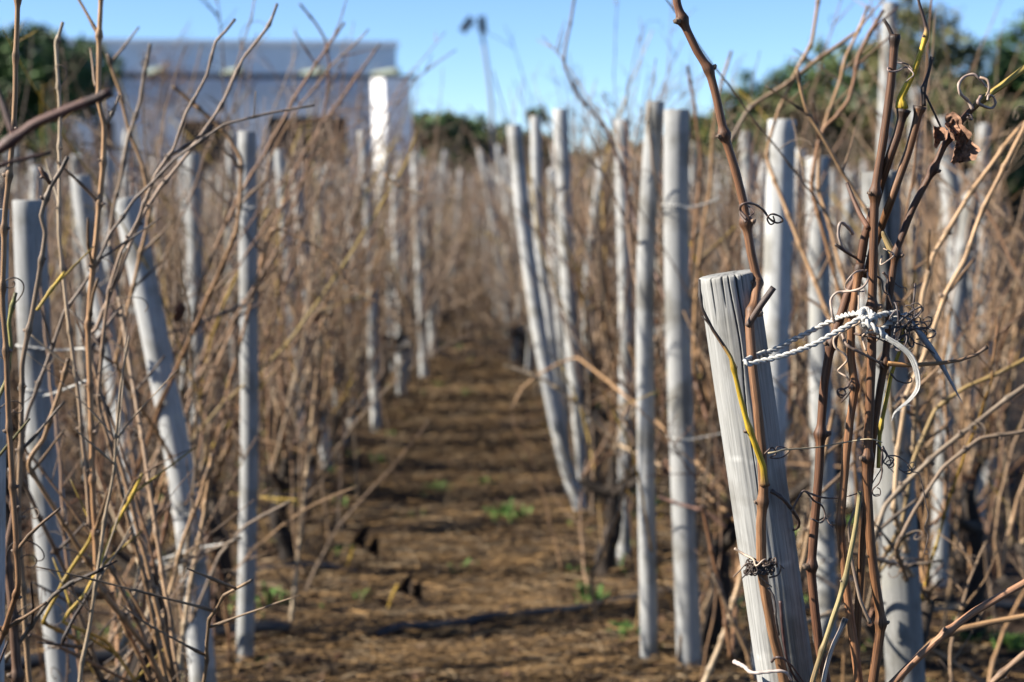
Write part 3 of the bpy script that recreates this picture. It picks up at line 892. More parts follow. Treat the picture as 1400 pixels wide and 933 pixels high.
cord(loopb, rr_, 2, .017, 40, rg).build('loop_strand', M_TWINE, tw, True, kn)
kb = MB()
for k in range(4):
    pts = []
    for i in range(26):
        a = i * .42 + k * 1.4
        pts.append(kn + np.array([.0055 * math.cos(a) + (k - 1.5) * .0018, .006 * math.sin(a) * .8, .0062 * math.sin(a + k * .9) - .003 * (k - 1.5)]))
    cord(spline(pts, .0016), rr_ * .9, 2, .015, 10, rg, kb)
kb.build('knot', M_TWINE, tw, True, kn)
e1 = spline(rope_px([(1180, 436, -.028), (1196, 434, -.02), (1208, 430, -.012), (1222, 429, -.005), (1226, 427, 0)]), .0016)
cord(e1, rr_ * 1.15, 2, .018, 40, rg).build('twine_end', M_TWINE, tw, True, kn)
e2 = spline(rope_px([(1240, 431, .02), (1222, 437, .01), (1212, 446, 0), (1204, 453, -.01)]), .0016)
cord(e2, rr_ * 1.1, 2, .018, 20, rg).build('twine_end', M_TWINE, tw, True, kn)
e3 = spline(rope_px([(1184, 440, -.03), (1190, 445, -.034), (1200, 452, -.036), (1215, 464, -.036)]), .0016)
cord(e3, rr_ * 1.15, 2, .018, 20, rg).build('twine_end', M_TWINE, tw, True, kn)
# untwisted tail: a bundle of fibres fanning to a point
fb = MB()
core = spline(rope_px([(1210, 461, -.038), (1228, 472, -.042), (1243, 485, -.044), (1251, 500, -.045), (1255, 518, -.045), (1254, 532, -.045), (1244, 546, -.045), (1230, 558, -.045), (1222, 566, -.045), (1219, 576, -.045)]), .002)
nn = len(core); tt = np.linspace(0, 1, nn)
T = np.gradient(core, axis=0); T /= np.linalg.norm(T, axis=1)[:, None]
Nn = np.cross(T, np.array([0, 1, 0])); Nn /= np.linalg.norm(Nn, axis=1)[:, None]
wd = np.interp(tt, [0, .15, .45, .7, 1], [.0025, .0024, .0024, .0015, .0005])
for k in range(30):
    a, b2, ph = rg.uniform(-1, 1), rg.uniform(-1, 1), rg.uniform(0, 6)
    C = core + (Nn + np.array([0, -.9, 0])) * (wd * a * (1 + .12 * np.sin(tt * 12 + ph)))[:, None] + np.array([0, 1, 0]) * (wd * .45 * b2 * (1 - a * a * .6))[:, None]
    m = rg.randint(int(nn * .82), nn)
    fb.tube(C[:m], np.linspace(.00062, .0003, m), (1.05, 1.05, 1.05), 5)
for k in range(26):
    i = rg.randrange(4, nn - 2)
    d = T[i] * rg.uniform(.2, 1) + np.array([rg.gauss(0, .8), rg.gauss(0, .5), rg.gauss(0, .8)])
    fb.tube(curl_path(core[i], d, rg.uniform(.004, .016), 10, 160, rg, .001), .00016, (1, 1, 1), 3, False)
fb.build('frayed_tail', M_TWINE, tw, True, kn)


def simple_tie(key, zpx, Y, ends, label, r=.0017, turns=1):
    """twine round a stake at photo height zpx, with a strand running to the canes"""
    pts, rad = STAKES[key]
    A = spline(pts, .01)
    zz = Q(0, zpx, Y)[2]
    i = int(np.argmin(np.abs(A[:, 2] - zz)))
    c = A[i]
    ring = [c + np.array([(rad * 1.06) * math.cos(a), (rad * 1.06) * math.sin(a), .004 * math.sin(a * .5 + .3)]) for a in np.linspace(0, 6.28 * turns, 40 * turns)]
    o = empty('twine_tie', c, label, 'twine', 'twine ties on vines and stakes')
    cord(np.array(ring), r, 2, .008).build('loop_strand', M_TWINE, o, True, c)
    for e in ends:
        P = spline([ring[e[0] % 40]] + px(e[1], Y - rad), .006)
        cord(P, r, 2, .008).build('twine_end', M_TWINE, o, True, c)
    return o


simple_tie('L2', 477, 3.15, [(30, [(75, 479), (100, 478), (122, 477, -.1)])], 'white string tied round the broad pale stake near the left edge', .0024)
simple_tie('L2', 532, 3.15, [(28, [(60, 541), (90, 532, -.05), (118, 521, -.2)])], 'slack white string slanting up from the broad pale stake', .0022)
simple_tie('L4', 700, 3.9, [(30, [(262, 702), (240, 692)])], 'thin pale string round the lower part of the leaning thick stake', .0016)
simple_tie('L4', 768, 3.9, [(30, [(210, 771), (262, 752, -.1), (305, 744, -.2)])], 'frayed pale string across the foot of the leaning thick stake', .0024)
simple_tie('R5', 282, 4.25, [(28, [(925, 286), (960, 280), (985, 270)])], 'pale string tied near the top of the stout straight stake', .0022)
simple_tie('R5', 604, 4.25, [(28, [(930, 604), (965, 597), (990, 592)])], 'pale string tied at mid height of the stout straight stake', .0018)
simple_tie('R3', 790, 4.1, [], 'white string tied low round the tall thick grey stake', .0024)
simple_tie('R9', 320, 6.55, [(28, [(790, 322), (812, 330)])], 'string round the upper part of the leaning flat-topped stake', .0022)
simple_tie('R7', 236, 5.5, [(28, [(845, 236), (868, 235)])], 'string round the top of the slim brownish-grey stake', .003)
simple_tie('L5', 285, 4.3, [(28, [(330, 286), (350, 284)])], 'string round the upper part of the straight pale stake', .003)
simple_tie('R4', 782, 4.5, [(30, [(1135, 785), (1160, 790), (1182, 796)])], 'white string from the slimmer blue-grey stake to the sharp canes', .0026)

# ------------------------------------------------------------------ nearer vines with traced canes
def near_vine(base, head, label, traced, nrand, seed, pull=None, tall=1.0):
    base = np.asarray(base, float); head = np.asarray(head, float)
    rng = random.Random(seed)
    v = empty('grapevine', base, label, 'grapevine', 'grapevines of the vineyard rows')
    arms = [head + np.array([rng.uniform(-.12, .12), rng.uniform(-.14, .14), rng.uniform(.04, .12)]) for _ in range(4)]
    trunk_mb(base, head, .034, .025, rng, arms).build('trunk', M_TRUNK, v, True, base)
    global rg
    for k, (pts, Y, w0, w1, c0, c1) in enumerate(traced):
        hero_cane(pts, Y, w0 * .75, w1 * .75, c0, c1, node_auto=(.06, .1), to_head=arms[k % 4] if len(pts) > 3 and Q(pts[-1][0], pts[-1][1], Y)[2] > .28 and pts[-1][1] > 200 else None, sides=10, step=.006, parent=v, base=base, buds=Y < 3.2, dark=.55, bump=.6, nmax=14, twigs=True)
    for k in range(rng.randint(0, 1) + (base[1] > 3.5)):
        c = head + np.array([rng.uniform(-.2, .2), rng.uniform(-.2, .1), rng.uniform(.05, .75)])
        crumple(c, rng.uniform(.014, .024), rng.randint(1, 99), rng.uniform(.8, 1.4), rng.uniform(-1, 1)).build('withered_leaf', M_LEAF, v, True, base)
    for k in range(nrand):
        for _ in range(9):           # keep the path free of trailing canes
            cb_ = random_cane(arms[k % 4], rng, 2, True, pull=pull, tall=tall)
            vv = np.concatenate(cb_.v)
            if not (((np.abs(vv[:, 0]) < .36) & (vv[:, 2] < .95) & (vv[:, 1] < 9)).any() or (vv[:, 1] < 2.0).any()):
                break
        cb_.build('cane', M_CANE, v, True, base)
    for k in range(nrand // 2):      # shoots from the foot of the stock
        p = base + np.array([rng.gauss(0, .12), rng.gauss(0, .18), rng.uniform(0, .15)])
        random_cane(p, rng, 2, fallen=False, tall=rng.uniform(.5, .9)).build('cane', M_CANE, v, True, base)
    return v


C_left_a = [
    ([(26, -30), (25, 0), (24, 20), (22, 90), (19, 170), (8, 285), (4, 420), (12, 560), (24, 800)], 2.15, 9, 11, TAN, BROWN),
    ([(151, 125), (134, 134), (100, 147), (72, 159), (45, 170), (0, 203), (-60, 240), (-140, 330)], 1.3, 17, 15, (.1, .045, .035), (.14, .08, .05)),
    ([(93, 215), (84, 233), (70, 254), (62, 275), (56, 296), (62, 320), (54, 370), (44, 430), (30, 500), (29, 600), (25, 700), (30, 800), (40, 933)], 2.35, 8, 11, GREYB, (.3, .19, .1)),
    ([(0, 912), (24, 885), (72, 815), (100, 795), (141, 778)][::-1], 2.3, 7, 9, DARK, PALE),
    ([(54, 228), (62, 240), (70, 252)], 2.35, 6, 7, BROWN, BROWN),
    ([(-5, 560), (8, 520), (14, 470), (12, 440), (22, 400)][::-1], 2.2, 7, 9, (.16, .15, .04), TAN),
    ([(15, 640), (20, 700), (10, 760), (18, 840), (25, 940)], 2.3, 13, 22, (.14, .08, .05), (.1, .06, .04)),
]
near_vine((-.66, 2.35, 0), (-.655, 2.36, .34), 'grapevine at the left edge with a thick dark cane poking up and right', C_left_a, 3, 21, np.array([-.68, 2.3, 0]))
C_left_b = [
    ([(86, 30), (82, 45), (77, 62), (79, 95), (81, 127), (82, 219), (81, 319), (92, 430), (110, 560), (125, 720)], 2.6, 6, 9, PALE, BROWN),
    ([(138, -20), (138, 0), (136, 50), (135, 96), (136, 140), (143, 172), (141, 220), (137, 274), (132, 320), (124, 400), (121, 450), (122, 520), (126, 640), (135, 800)], 2.6, 8.5, 12, TAN, (.25, .13, .06)),
    ([(163, 130), (156, 150), (146, 170)], 2.6, 5, 6, GREYB, GREYB),
    ([(430, 144), (395, 150), (363, 156), (334, 163), (305, 171), (270, 196), (237, 219), (210, 247), (183, 274), (168, 298), (151, 320), (130, 365), (108, 400), (89, 427), (72, 470), (62, 502), (48, 540), (38, 565), (25, 640)], 2.65, 4, 9.5, (.12, .09, .07), GREYB),
    ([(322, 26), (309, 42), (295, 57), (283, 103), (268, 130), (254, 154), (245, 180), (237, 206), (213, 240), (190, 300), (165, 345), (150, 395), (140, 470), (137, 560)], 2.7, 5, 9, (.25, .18, .13), TAN),
    ([(379, 5), (373, 22), (367, 36), (350, 58), (333, 79), (320, 105), (309, 130), (300, 147), (291, 161), (261, 206), (219, 257), (192, 302), (172, 350), (152, 400), (132, 450), (120, 470)], 2.75, 5, 10, (.22, .16, .12), TAN),
    ([(195, 647), (180, 680), (158, 716), (145, 750), (137, 774), (118, 810), (86, 850)], 2.6, 6, 7, YEL, (.4, .26, .08)),
    ([(138, 700), (122, 740), (95, 780), (60, 850)], 2.6, 6, 8, YEL, TAN),
    ([(93, 490), (80, 540), (60, 600), (40, 640)][::1], 2.6, 8, 9, TAN, TAN),
    ([(205, 60), (200, 90), (192, 137), (175, 189), (165, 247), (150, 330)], 3.2, 6, 8, GREYB, TAN),
    ([(88, 372), (70, 395), (50, 425)], 2.5, 5, 6, YEL, (.35, .25, .05)),
    ([(141, 778), (120, 815), (100, 845), (85, 880)], 2.45, 6, 7, DARK, DARK),
]
near_vine((-.60, 2.85, 0), (-.595, 2.84, .34), 'grapevine left of the path with a long pale cane slanting up to the right', C_left_b, 4, 22, np.array([-.62, 2.8, 0]))
C_left_c = [
    ([(147, 74), (155, 100), (165, 127), (170, 150), (178, 185), (195, 226), (205, 290), (180, 400), (160, 500)], 3.3, 6, 9, TAN, TAN),
    ([(236, 118), (262, 140), (291, 165), (310, 185), (330, 220), (322, 320)], 3.6, 7, 8, TAN, BROWN),
    ([(471, 31), (448, 65), (425, 99), (405, 130), (387, 165), (365, 205), (343, 240), (322, 280), (305, 315), (290, 350), (274, 389), (262, 450), (254, 502), (248, 577)], 3.9, 4.5, 7.5, BROWN, TAN),
    ([(285, 640), (270, 690), (250, 740), (235, 800), (215, 870)][::1], 3.3, 7, 9, TAN, PALE),
    ([(215, 690), (200, 740), (180, 830), (160, 933)], 3.2, 9, 10, PALE, PALE),
    ([(232, 690), (222, 740), (205, 780), (190, 860), (165, 940)], 3.3, 8, 9, BROWN, TAN),
    ([(290, 620), (280, 700), (262, 790), (250, 870), (243, 940)], 3.4, 8, 10, TAN, PALE),
    ([(330, 735), (270, 760), (225, 780), (200, 790), (150, 880)], 3.3, 5, 7, GREYB, TAN),
    ([(398, 685), (370, 700), (335, 720), (300, 760), (260, 850)], 3.5, 5, 7, GREYB, GREYB),
    ([(410, 5), (430, 30), (445, 55), (450, 85), (448, 130), (436, 180), (410, 260), (380, 340)], 4.2, 4, 7, BROWN, TAN),
    ([(520, 60), (495, 95), (470, 130), (440, 170), (405, 230), (380, 300)], 4.4, 4, 6, BROWN, TAN),
    ([(525, 238), (545, 255), (580, 268), (550, 260)][:3][::-1], 4.2, 5, 6, PALE, TAN),
    ([(480, 395), (455, 355), (430, 335), (400, 322), (370, 318)], 3.9, 5, 6, TAN, (.4, .24, .14)),
    ([(350, 410), (300, 430), (255, 450), (225, 460)], 3.9, 5, 5, GREYB, GREYB),
]
near_vine((-.78, 4.05, 0), (-.78, 4.05, .34), 'grapevine round the leaning thick stake left of the path', C_left_c, 14, 23, np.array([-.78, 4.1, 0]))
near_vine((-1.08, 5.6, 0), (-1.08, 5.6, .3), 'tangled grapevine behind the leaning thick stake at the left', [], 11, 24, np.array([-1.08, 5.7, 0]))
near_vine((-.60, 5.4, 0), (-.60, 5.4, .32), 'grapevine just behind the straight pale stake, just left of the path', [], 22, 41, np.array([-.58, 5.45, 0]))
near_vine((-.80, 6.85, 0), (-.79, 6.85, .32), 'grapevine behind the slim blurred stake left of the path', [], 20, 42, np.array([-.76, 6.85, 0]))
near_vine((-.74, 7.55, 0), (-.73, 7.55, .32), 'grapevine behind the blurred leaning stake whose foot stands at the path edge', [], 20, 43, np.array([-.70, 7.6, 0]))
near_vine((1.45, 4.7, 0), (1.45, 4.7, .32), 'tall grapevine with many thin twigs right of the knotty stake, under the withered leaf', [], 14, 44, np.array([1.5, 4.8, 0]), 1.2)
near_vine((1.62, 5.5, 0), (1.62, 5.5, .32), 'tall twiggy grapevine beside the blurred leaning stake at the right', [], 14, 45, np.array([1.62, 5.6, 0]), 1.2)
near_vine((-.70, 4.62, 0), (-.70, 4.62, .33), 'grapevine round the straight pale stake at the left edge of the path', [
    ([(446, 400), (440, 455), (431, 540), (420, 640), (412, 720), (405, 780), (398, 850)], 4.7, 5, 8, TAN, PALE)], 26, 25, np.array([-.70, 4.65, 0]))
C_right_b = [
    ([(1400, 168), (1379, 192), (1352, 230), (1325, 267), (1294, 320), (1275, 350), (1262, 400), (1255, 470)], 2.9, 8, 10, TAN, PALE),
    ([(1412, 150), (1400, 175), (1372, 230), (1345, 285), (1331, 320), (1318, 358), (1294, 399), (1282, 432), (1270, 468), (1255, 505), (1240, 540), (1228, 620), (1222, 700)], 2.8, 8, 11, TAN, PALE),
    ([(1440, 510), (1400, 529), (1340, 575), (1283, 619), (1245, 655), (1210, 692), (1190, 760)], 2.7, 8.5, 10, GREYB, PALE),
    ([(1440, 470), (1400, 492), (1362, 512), (1320, 530), (1280, 560), (1249, 629), (1232, 720)], 2.9, 7, 9, (.3, .2, .06), GREYB),
    ([(1440, 560), (1400, 590), (1340, 600), (1290, 640), (1250, 700), (1225, 750)], 2.6, 7, 10, GREYB, TAN),
    ([(1366, 432), (1362, 470), (1357, 500), (1356, 523)], 2.8, 4, 6, BROWN, YEL),
    ([(1119, -20), (1119, 0), (1114, 32), (1109, 62), (1091, 92), (1078, 120), (1067, 147), (1050, 220)], 3.6, 6, 8, TAN, TAN),
    ([(1170, 45), (1135, 70), (1112, 86), (1075, 115), (1033, 141), (1019, 156), (995, 200)], 3.6, 7, 8, TAN, GREYB),
    ([(1091, 96), (1096, 125), (1102, 151), (1118, 178), (1133, 202), (1152, 235), (1174, 271), (1195, 320)], 2.7, 6, 8, TAN, PALE),
    ([(1208, 14), (1190, 45), (1174, 75), (1168, 108), (1160, 137), (1143, 160), (1126, 178), (1110, 260)], 3.3, 7, 8, BROWN, TAN),
    ([(1187, 8), (1172, 45), (1155, 80), (1148, 110), (1138, 140), (1125, 180), (1120, 260)], 3.5, 5, 7, TAN, TAN),
    ([(1300, 420), (1290, 500), (1295, 600), (1290, 700)], 3.4, 5, 7, TAN, BROWN),
    ([(1140, 560), (1120, 660), (1100, 760), (1070, 860)][::1], 2.9, 8, 9, TAN, PALE),
]
near_vine((.86, 3.2, 0), (.86, 3.2, .36), 'grapevine round the thick knotty stake, its pale canes leaning far to the right', C_right_b, 4, 53, np.array([.76, 3.0, 0]))
C_right_c = [
    ([(787, -10), (785, 0), (777, 45), (771, 80), (773, 95), (790, 130), (815, 160), (832, 185), (850, 230), (868, 300)], 4.6, 4.5, 8, (.13, .1, .09), BROWN),
    ([(1000, 70), (985, 120), (975, 180), (970, 260), (955, 360), (948, 500)], 4.3, 5, 8, TAN, TAN),
    ([(940, 90), (950, 150), (958, 220), (952, 300), (940, 420)], 4.4, 5, 7, BROWN, TAN),
    ([(860, 470), (880, 530), (870, 600), (845, 700), (810, 790), (815, 850)], 4.4, 6, 7, TAN, TAN),
    ([(690, 500), (720, 510), (745, 520), (800, 560), (850, 610)], 5.3, 6, 5, PALE, TAN),
    ([(700, 560), (715, 530), (740, 510), (790, 490)], 5.4, 4, 5, TAN, TAN),
    ([(975, 785), (985, 810), (1000, 845), (1020, 890), (1030, 930)][::1], 3.4, 8, 8, GREYB, TAN),
    ([(900, 680), (930, 690), (965, 700), (990, 720)], 4.2, 5, 6, (.35, .2, .15), TAN),
    ([(1030, 700), (1010, 800), (985, 880), (960, 940)], 3.6, 9, 10, TAN, PALE),
    ([(960, 690), (975, 760), (990, 830), (1000, 900)], 3.5, 8, 8, BROWN, TAN),
]
near_vine((.66, 4.38, 0), (.66, 4.38, .33), 'grapevine round the stout straight stake right of the path', C_right_c, 24, 37, np.array([.58, 4.4, 0]))
near_vine((.92, 5.0, 0), (.92, 5.0, .33), 'grapevine behind the slimmer blue-grey stake', [], 14, 33, np.array([.95, 5.0, 0]))
near_vine((.45, 5.35, 0), (.46, 5.35, .3), 'grapevine at the slim brownish-grey stake right of the path', [], 14, 34, np.array([.5, 5.4, 0]))
near_vine((1.35, 3.8, 0), (1.36, 3.8, .32), 'grapevine at the right with its canes behind the loose end of twine', [], 12, 36, np.array([1.4, 3.9, 0]))

# ------------------------------------------------------------------ vineyard rows up the slope
def ordinal(n):
    w = ['zeroth', 'first', 'second', 'third', 'fourth', 'fifth', 'sixth', 'seventh', 'eighth', 'ninth', 'tenth', 'eleventh', 'twelfth', 'thirteenth', 'fourteenth', 'fifteenth', 'sixteenth', 'seventeenth', 'eighteenth', 'nineteenth', 'twentieth',
         'twenty-first', 'twenty-second', 'twenty-third', 'twenty-fourth', 'twenty-fifth', 'twenty-sixth', 'twenty-seventh', 'twenty-eighth', 'twenty-ninth', 'thirtieth', 'thirty-first', 'thirty-second', 'thirty-third', 'thirty-fourth', 'thirty-fifth', 'thirty-sixth', 'thirty-seventh', 'thirty-eighth', 'thirty-ninth', 'fortieth', 'forty-first', 'forty-second']
    return w[n]


def vine_parts(seed, fine, ncane, hh, tall=1.0):
    rng = random.Random(seed)
    head = np.array([rng.uniform(-.04, .04), rng.uniform(-.04, .04), hh])
    arms = [head + np.array([rng.uniform(-.14, .14), rng.uniform(-.16, .16), rng.uniform(.02, .1)]) for _ in range(4)]
    tr = trunk_mb((0, 0, 0), head, .034, .024, rng, arms)
    pull = np.array([rng.uniform(-.1, .1), rng.uniform(-.1, .1), 0])
    cs = [random_cane(arms[k % 4], rng, fine, pull=pull if k % 3 else None, tall=tall) for k in range(ncane)]
    for k in range(ncane // (2 if fine else 4)):      # shoots rising from the foot of the stock
        p = np.array([rng.gauss(0, .13), rng.gauss(0, .2), rng.uniform(.0, .15)])
        cs.append(random_cane(p, rng, fine, fallen=False, tall=rng.uniform(.5, .9)))
    return tr, cs


NEARV, FARV = [], []
for k in range(6):
    tr, cs = vine_parts(100 + k, 1, 30, .3 + .03 * (k % 3))
    NEARV.append((tr.mesh('trunk', M_TRUNK), [c.mesh('cane', M_CANE) for c in cs]))
for k in range(8):
    tr, cs = vine_parts(200 + k, 0, 24, .28, .88)
    B = MB()
    for c in cs: B.merge(c)
    B.merge(tr)
    FARV.append(B.mesh('grapevine', M_CANE))
POSTM = []
for k in range(10):
    rng = random.Random(300 + k)
    bx, by = rng.gauss(0, .05), rng.gauss(0, .05)
    POSTM.append(post_mb([(0, 0, 1.0), (bx, by, .5), (bx * .5, by * .5, -.12)], .03, 14, .06, k + 40).mesh('wooden_stake', M_POST))

rng = random.Random(77)
ROWS = []
def rx(side, y):
    a = .62 if side < 0 else .54
    t = min(1, max(0, (y - 6.5) / 6))
    return side * (a + (.37 - a) * t)
GAP = 1.1
for side in (-1, 1):
    for k in range(8):
        y0 = {0: 5.9 if side > 0 else 5.5, 1: 5.0 if side > 0 else 5.6}.get(k, max(5.6, (1.0 + k * GAP) / .33))
        ys = []
        y = y0 + rng.uniform(0, .5)
        while y < 27.5:
            ys.append(y)
            y += rng.uniform(.56, .78) if k < 2 else (rng.uniform(.66, .95) if k < 5 else rng.uniform(.9, 1.3))
        ROWS.append((side, k, ys))
for side, k, ys in ROWS:
    sname = 'left' if side < 0 else 'right'
    rname = f"the row along the path's {sname} edge" if k == 0 else f'the {ordinal(k + 1)} row {sname} of the path'
    n = len(ys)
    for i, y in enumerate(ys):
        x = rx(side, y) + side * k * GAP + rng.gauss(0, .07)
        pos = 'last at the far end' if i == n - 1 else ordinal(n - i) + ' from the far end'
        hgt = rng.gauss(1.45, .09) if y > 7 else rng.gauss(1.27, .05)
        th = rng.uniform(.72, 1.08)
        alone = k == 0 and y < (7.2 if side > 0 else 8.0)
        if not alone:            # the nearest stakes of the two path rows stand above, one by one
            o = link('wooden_stake', rng.choice(POSTM))
            o.location = (x, y, 0)
            o.scale = (th, th, hgt)
            o.rotation_euler = (rng.gauss(0, .05), rng.gauss(0, .06), rng.uniform(0, 6.28))
            tag(o, f'blurred grey stake in {rname}, {pos}', 'stake', 'stakes of the vineyard rows')
        vx, vy = x + side * rng.uniform(-.02, .14), y + rng.uniform(.08, .34)
        lab = f'blurred leafless grapevine in {rname}, {pos}'
        sc = rng.uniform(.85, 1.15)
        if y < 9.5:
            tm, cms = NEARV[rng.randrange(len(NEARV))]
            v = empty('grapevine', (vx, vy, 0), lab, 'grapevine', 'grapevines of the vineyard rows')
            link('trunk', tm, v)
            rz = rng.uniform(0, 6.28)
            for cm in cms:
                if k == 0:          # no trailing cane across the open path
                    vv = np.empty(len(cm.vertices) * 3)
                    cm.vertices.foreach_get('co', vv)
                    vv = vv.reshape(-1, 3) * sc
                    wx = vv[:, 0] * math.cos(rz) - vv[:, 1] * math.sin(rz) + vx
                    if ((np.abs(wx) < .3) & (vv[:, 2] < .95)).any(): continue
                link('cane', cm, v)
        else:
            rz = rng.uniform(0, 6.28)
            v = link('grapevine', rng.choice(FARV))
            v.location = (vx, vy, 0)
            tag(v, lab, 'grapevine', 'grapevines of the vineyard rows')
        v.rotation_euler = (0, 0, rz)
        v.scale = (sc, sc, sc * rng.uniform(.92, 1.1))
# vines closing the head of the path
for i, (x, yy) in enumerate(((-1.6, 28), (-.9, 27), (-.33, 25.5), (-.12, 24.2), (.08, 25.2), (.24, 23.2), (.42, 24.6), (.75, 26), (1.1, 27.5), (1.8, 28))):
    v = link('grapevine', FARV[i % len(FARV)])
    v.location = (x, yy, 0)
    v.rotation_euler = (0, 0, rng.uniform(0, 6.28))
    tag(v, f'blurred grapevine closing the head of the path, {ordinal(i + 1)} counted from the left', 'grapevine', 'grapevines of the vineyard rows')
    o = link('wooden_stake', POSTM[i % 10])
    o.location = (x + .07, yy - .2, 0); o.scale = (1, 1, 1.4 + rng.uniform(-.1, .15)); o.rotation_euler = (rng.gauss(0, .05), rng.gauss(0, .05), 0)
    tag(o, f'blurred stake closing the head of the path, {ordinal(i + 1)} counted from the left', 'stake', 'stakes of the vineyard rows')

# ------------------------------------------------------------------ litter on the ground
def straw(n, xr, yr, seed, ln, wd):
    rng = random.Random(seed)
    B = MB()
    k = 0
    while k < n:
        y = yr[0] + (yr[1] - yr[0]) * rng.random() ** 1.5
        x = rng.uniform(*xr) if rng.random() < .6 else rng.gauss(0, .35)
        if mnoise.noise((x * 2.0, y * 2.0, 9.0)) * .8 + rng.uniform(-.5, .7) < 0: continue
        k += 1
        a = rng.gauss(0, .8)
        L = rng.uniform(*ln)
        d = np.array([math.cos(a), math.sin(a), 0]) * L / 2
        z = ground_z(x, y) + rng.uniform(.002, .022)
        c = np.array([x, y, z])
        bend = np.array([-d[1], d[0], 0]) * rng.uniform(-.3, .3) + np.array([0, 0, rng.uniform(-.003, .016)])
        P = np.array([c - d, c + bend, c + d + np.array([0, 0, rng.uniform(-.005, .025)])])
        t = rng.random()
        gold = .75 if y < 6.5 else .5
        col = lerp((.33, .2, .085), (.04, .027, .018), rng.random() ** gold) if t < .75 else lerp((.34, .25, .15), (.03, .02, .015), rng.random())
        B.tube(P, np.array([1, 1, .4]) * rng.uniform(*wd), col, 3, False)
    return B


B = straw(19000, (-1.5, 1.5), (3.6, 12), 4, (.05, .22), (.0009, .0022))
B.merge(straw(2200, (-.8, .8), (9, 27), 6, (.08, .25), (.002, .004)))
tag(B.build('straw_litter', M_STRAW), 'dry straw and cane bits strewn over the path', None, None, 'stuff')
B = MB(); rng = random.Random(8)
for _ in range(3600):
    y = 3.6 + 15 * rng.random() ** 1.6
    x = rng.uniform(-1.7, 1.7)
    if abs(x) < .45 and rng.random() < .35: continue
    r = rng.uniform(.008, .022)
    c = np.array([x, y, ground_z(x, y) + rng.uniform(.004, .02)])
    a0 = rng.uniform(0, 6.28)
    ring = [c + np.array([math.cos(a0 + j * 1.047) * r * rng.uniform(.6, 1.2), math.sin(a0 + j * 1.047) * r * rng.uniform(.6, 1.2), rng.uniform(-.006, .02)]) for j in range(6)]
    k = rng.uniform(.5, 1.3)
    B.add([c] + ring, [(0, 1 + j, 1 + (j + 1) % 6) for j in range(6)], None, lerp((.055 * k, .026 * k, .015 * k), (.08 * k, .048 * k, .028 * k), rng.random()))
tag(B.build('leaf_litter', M_STRAW, None, False), 'curled brown dead leaves lying on the soil', None, None, 'stuff')


def tuft(B, x, y, n, h, rng, spread=.06):
    for _ in range(n):
        a = rng.uniform(0, 6.28); q = spread * rng.random()
        p = np.array([x + q * math.cos(a), y + q * math.sin(a), ground_z(x, y)])
        hh = h * rng.uniform(.5, 1.1)
        d = np.array([math.cos(a), math.sin(a), 0]) * hh * rng.uniform(.2, .8)
        P = np.array([p, p + d * .35 + np.array([0, 0, hh * .7]), p + d + np.array([0, 0, hh * rng.uniform(.5, 1)])])
        w = rng.uniform(.002, .006)
        g = rng.uniform(.7, 1.3)
        sd = np.array([-math.sin(a), math.cos(a), 0]) * w
        V = [P[0] - sd, P[0] + sd, P[1] - sd * 1.4, P[1] + sd * 1.4, P[2], P[1] + np.array([0, 0, .002])]
        B.add(V, [(0, 1, 3, 2), (2, 3, 4)], None, (.09 * g, .17 * g, .035 * g))


B = MB(); rng = random.Random(15)
for (x, y, n, h) in [(597, 672, 40, .05), (660, 665, 26, .05), (688, 712, 60, .07), (712, 716, 30, .05), (560, 708, 24, .04), (815, 838, 30, .07), (632, 780, 16, .04), (780, 790, 16, .04), (855, 890, 26, .06), (1080, 810, 24, .06), (1330, 870, 60, .06),
                     (1380, 880, 50, .05), (900, 700, 20, .06), (150, 870, 20, .06), (300, 820, 20, .05), (370, 850, 22, .06), (520, 640, 20, .04), (640, 540, 30, .04), (600, 530, 26, .05)]:
    p = G(x, y)
    tuft(B, p[0], p[1], n, h, rng)
for _ in range(260):
    y = rng.uniform(3.5, 14); x = rng.choice((-1, 1)) * abs(rng.gauss(1.0, .5))
    tuft(B, x, y, rng.randint(3, 10), rng.uniform(.02, .06), rng, .05)
tag(B.build('weeds', M_GREEN, None, False), 'small green weeds sprouting from the soil', None, None, 'stuff')

# withered seedlings standing on the path
def seedling(pts, Y, lab, leaf):
    base = G(*pts[0])
    Yb = base[1]
    P = [base] + [Q(x, y, Yb) for x, y in pts[1:]]
    o = empty('withered_seedling', base, lab, 'weed')
    B = MB(); B.tube(spline(P, .01), .0045, (.4, .26, .05), 6)
    B.build('stem', M_STRAW, o, True, base)
    l = MB()
    for k, (lx, ly, r) in enumerate(leaf):
        l.merge(crumple(Q(lx, ly, Yb), r, 20 + k, 1.2, .4 * k - .5))
    l.build('leaf', mat_plain('black_leaf', (.03, .02, .014), .8, 60, .4, .2, 0, False), o, True, base)


seedling([(470, 790), (478, 765), (486, 742)], 5, 'withered yellow stem with a black curled leaf, at the left of the path', [(494, 735, .035), (512, 748, .03)])
seedling([(530, 835), (536, 815), (544, 800)], 5, 'withered yellow stem with dark drooping leaves near the black hose', [(555, 800, .03), (572, 808, .026)])

# drip hoses
def hose(pts, r, lab):
    P = spline([G(x, y, .03) if len((x, y)) == 2 else None for x, y in pts], .05)
    P = np.array([[p[0], p[1], ground_z(p[0], p[1]) + r * 1.5] for p in P])
    B = MB(); B.tube(P, r, (1, 1, 1), 12)
    tag(B.build('drip_hose', M_HOSE), lab, 'hose', 'black drip hoses on the soil')


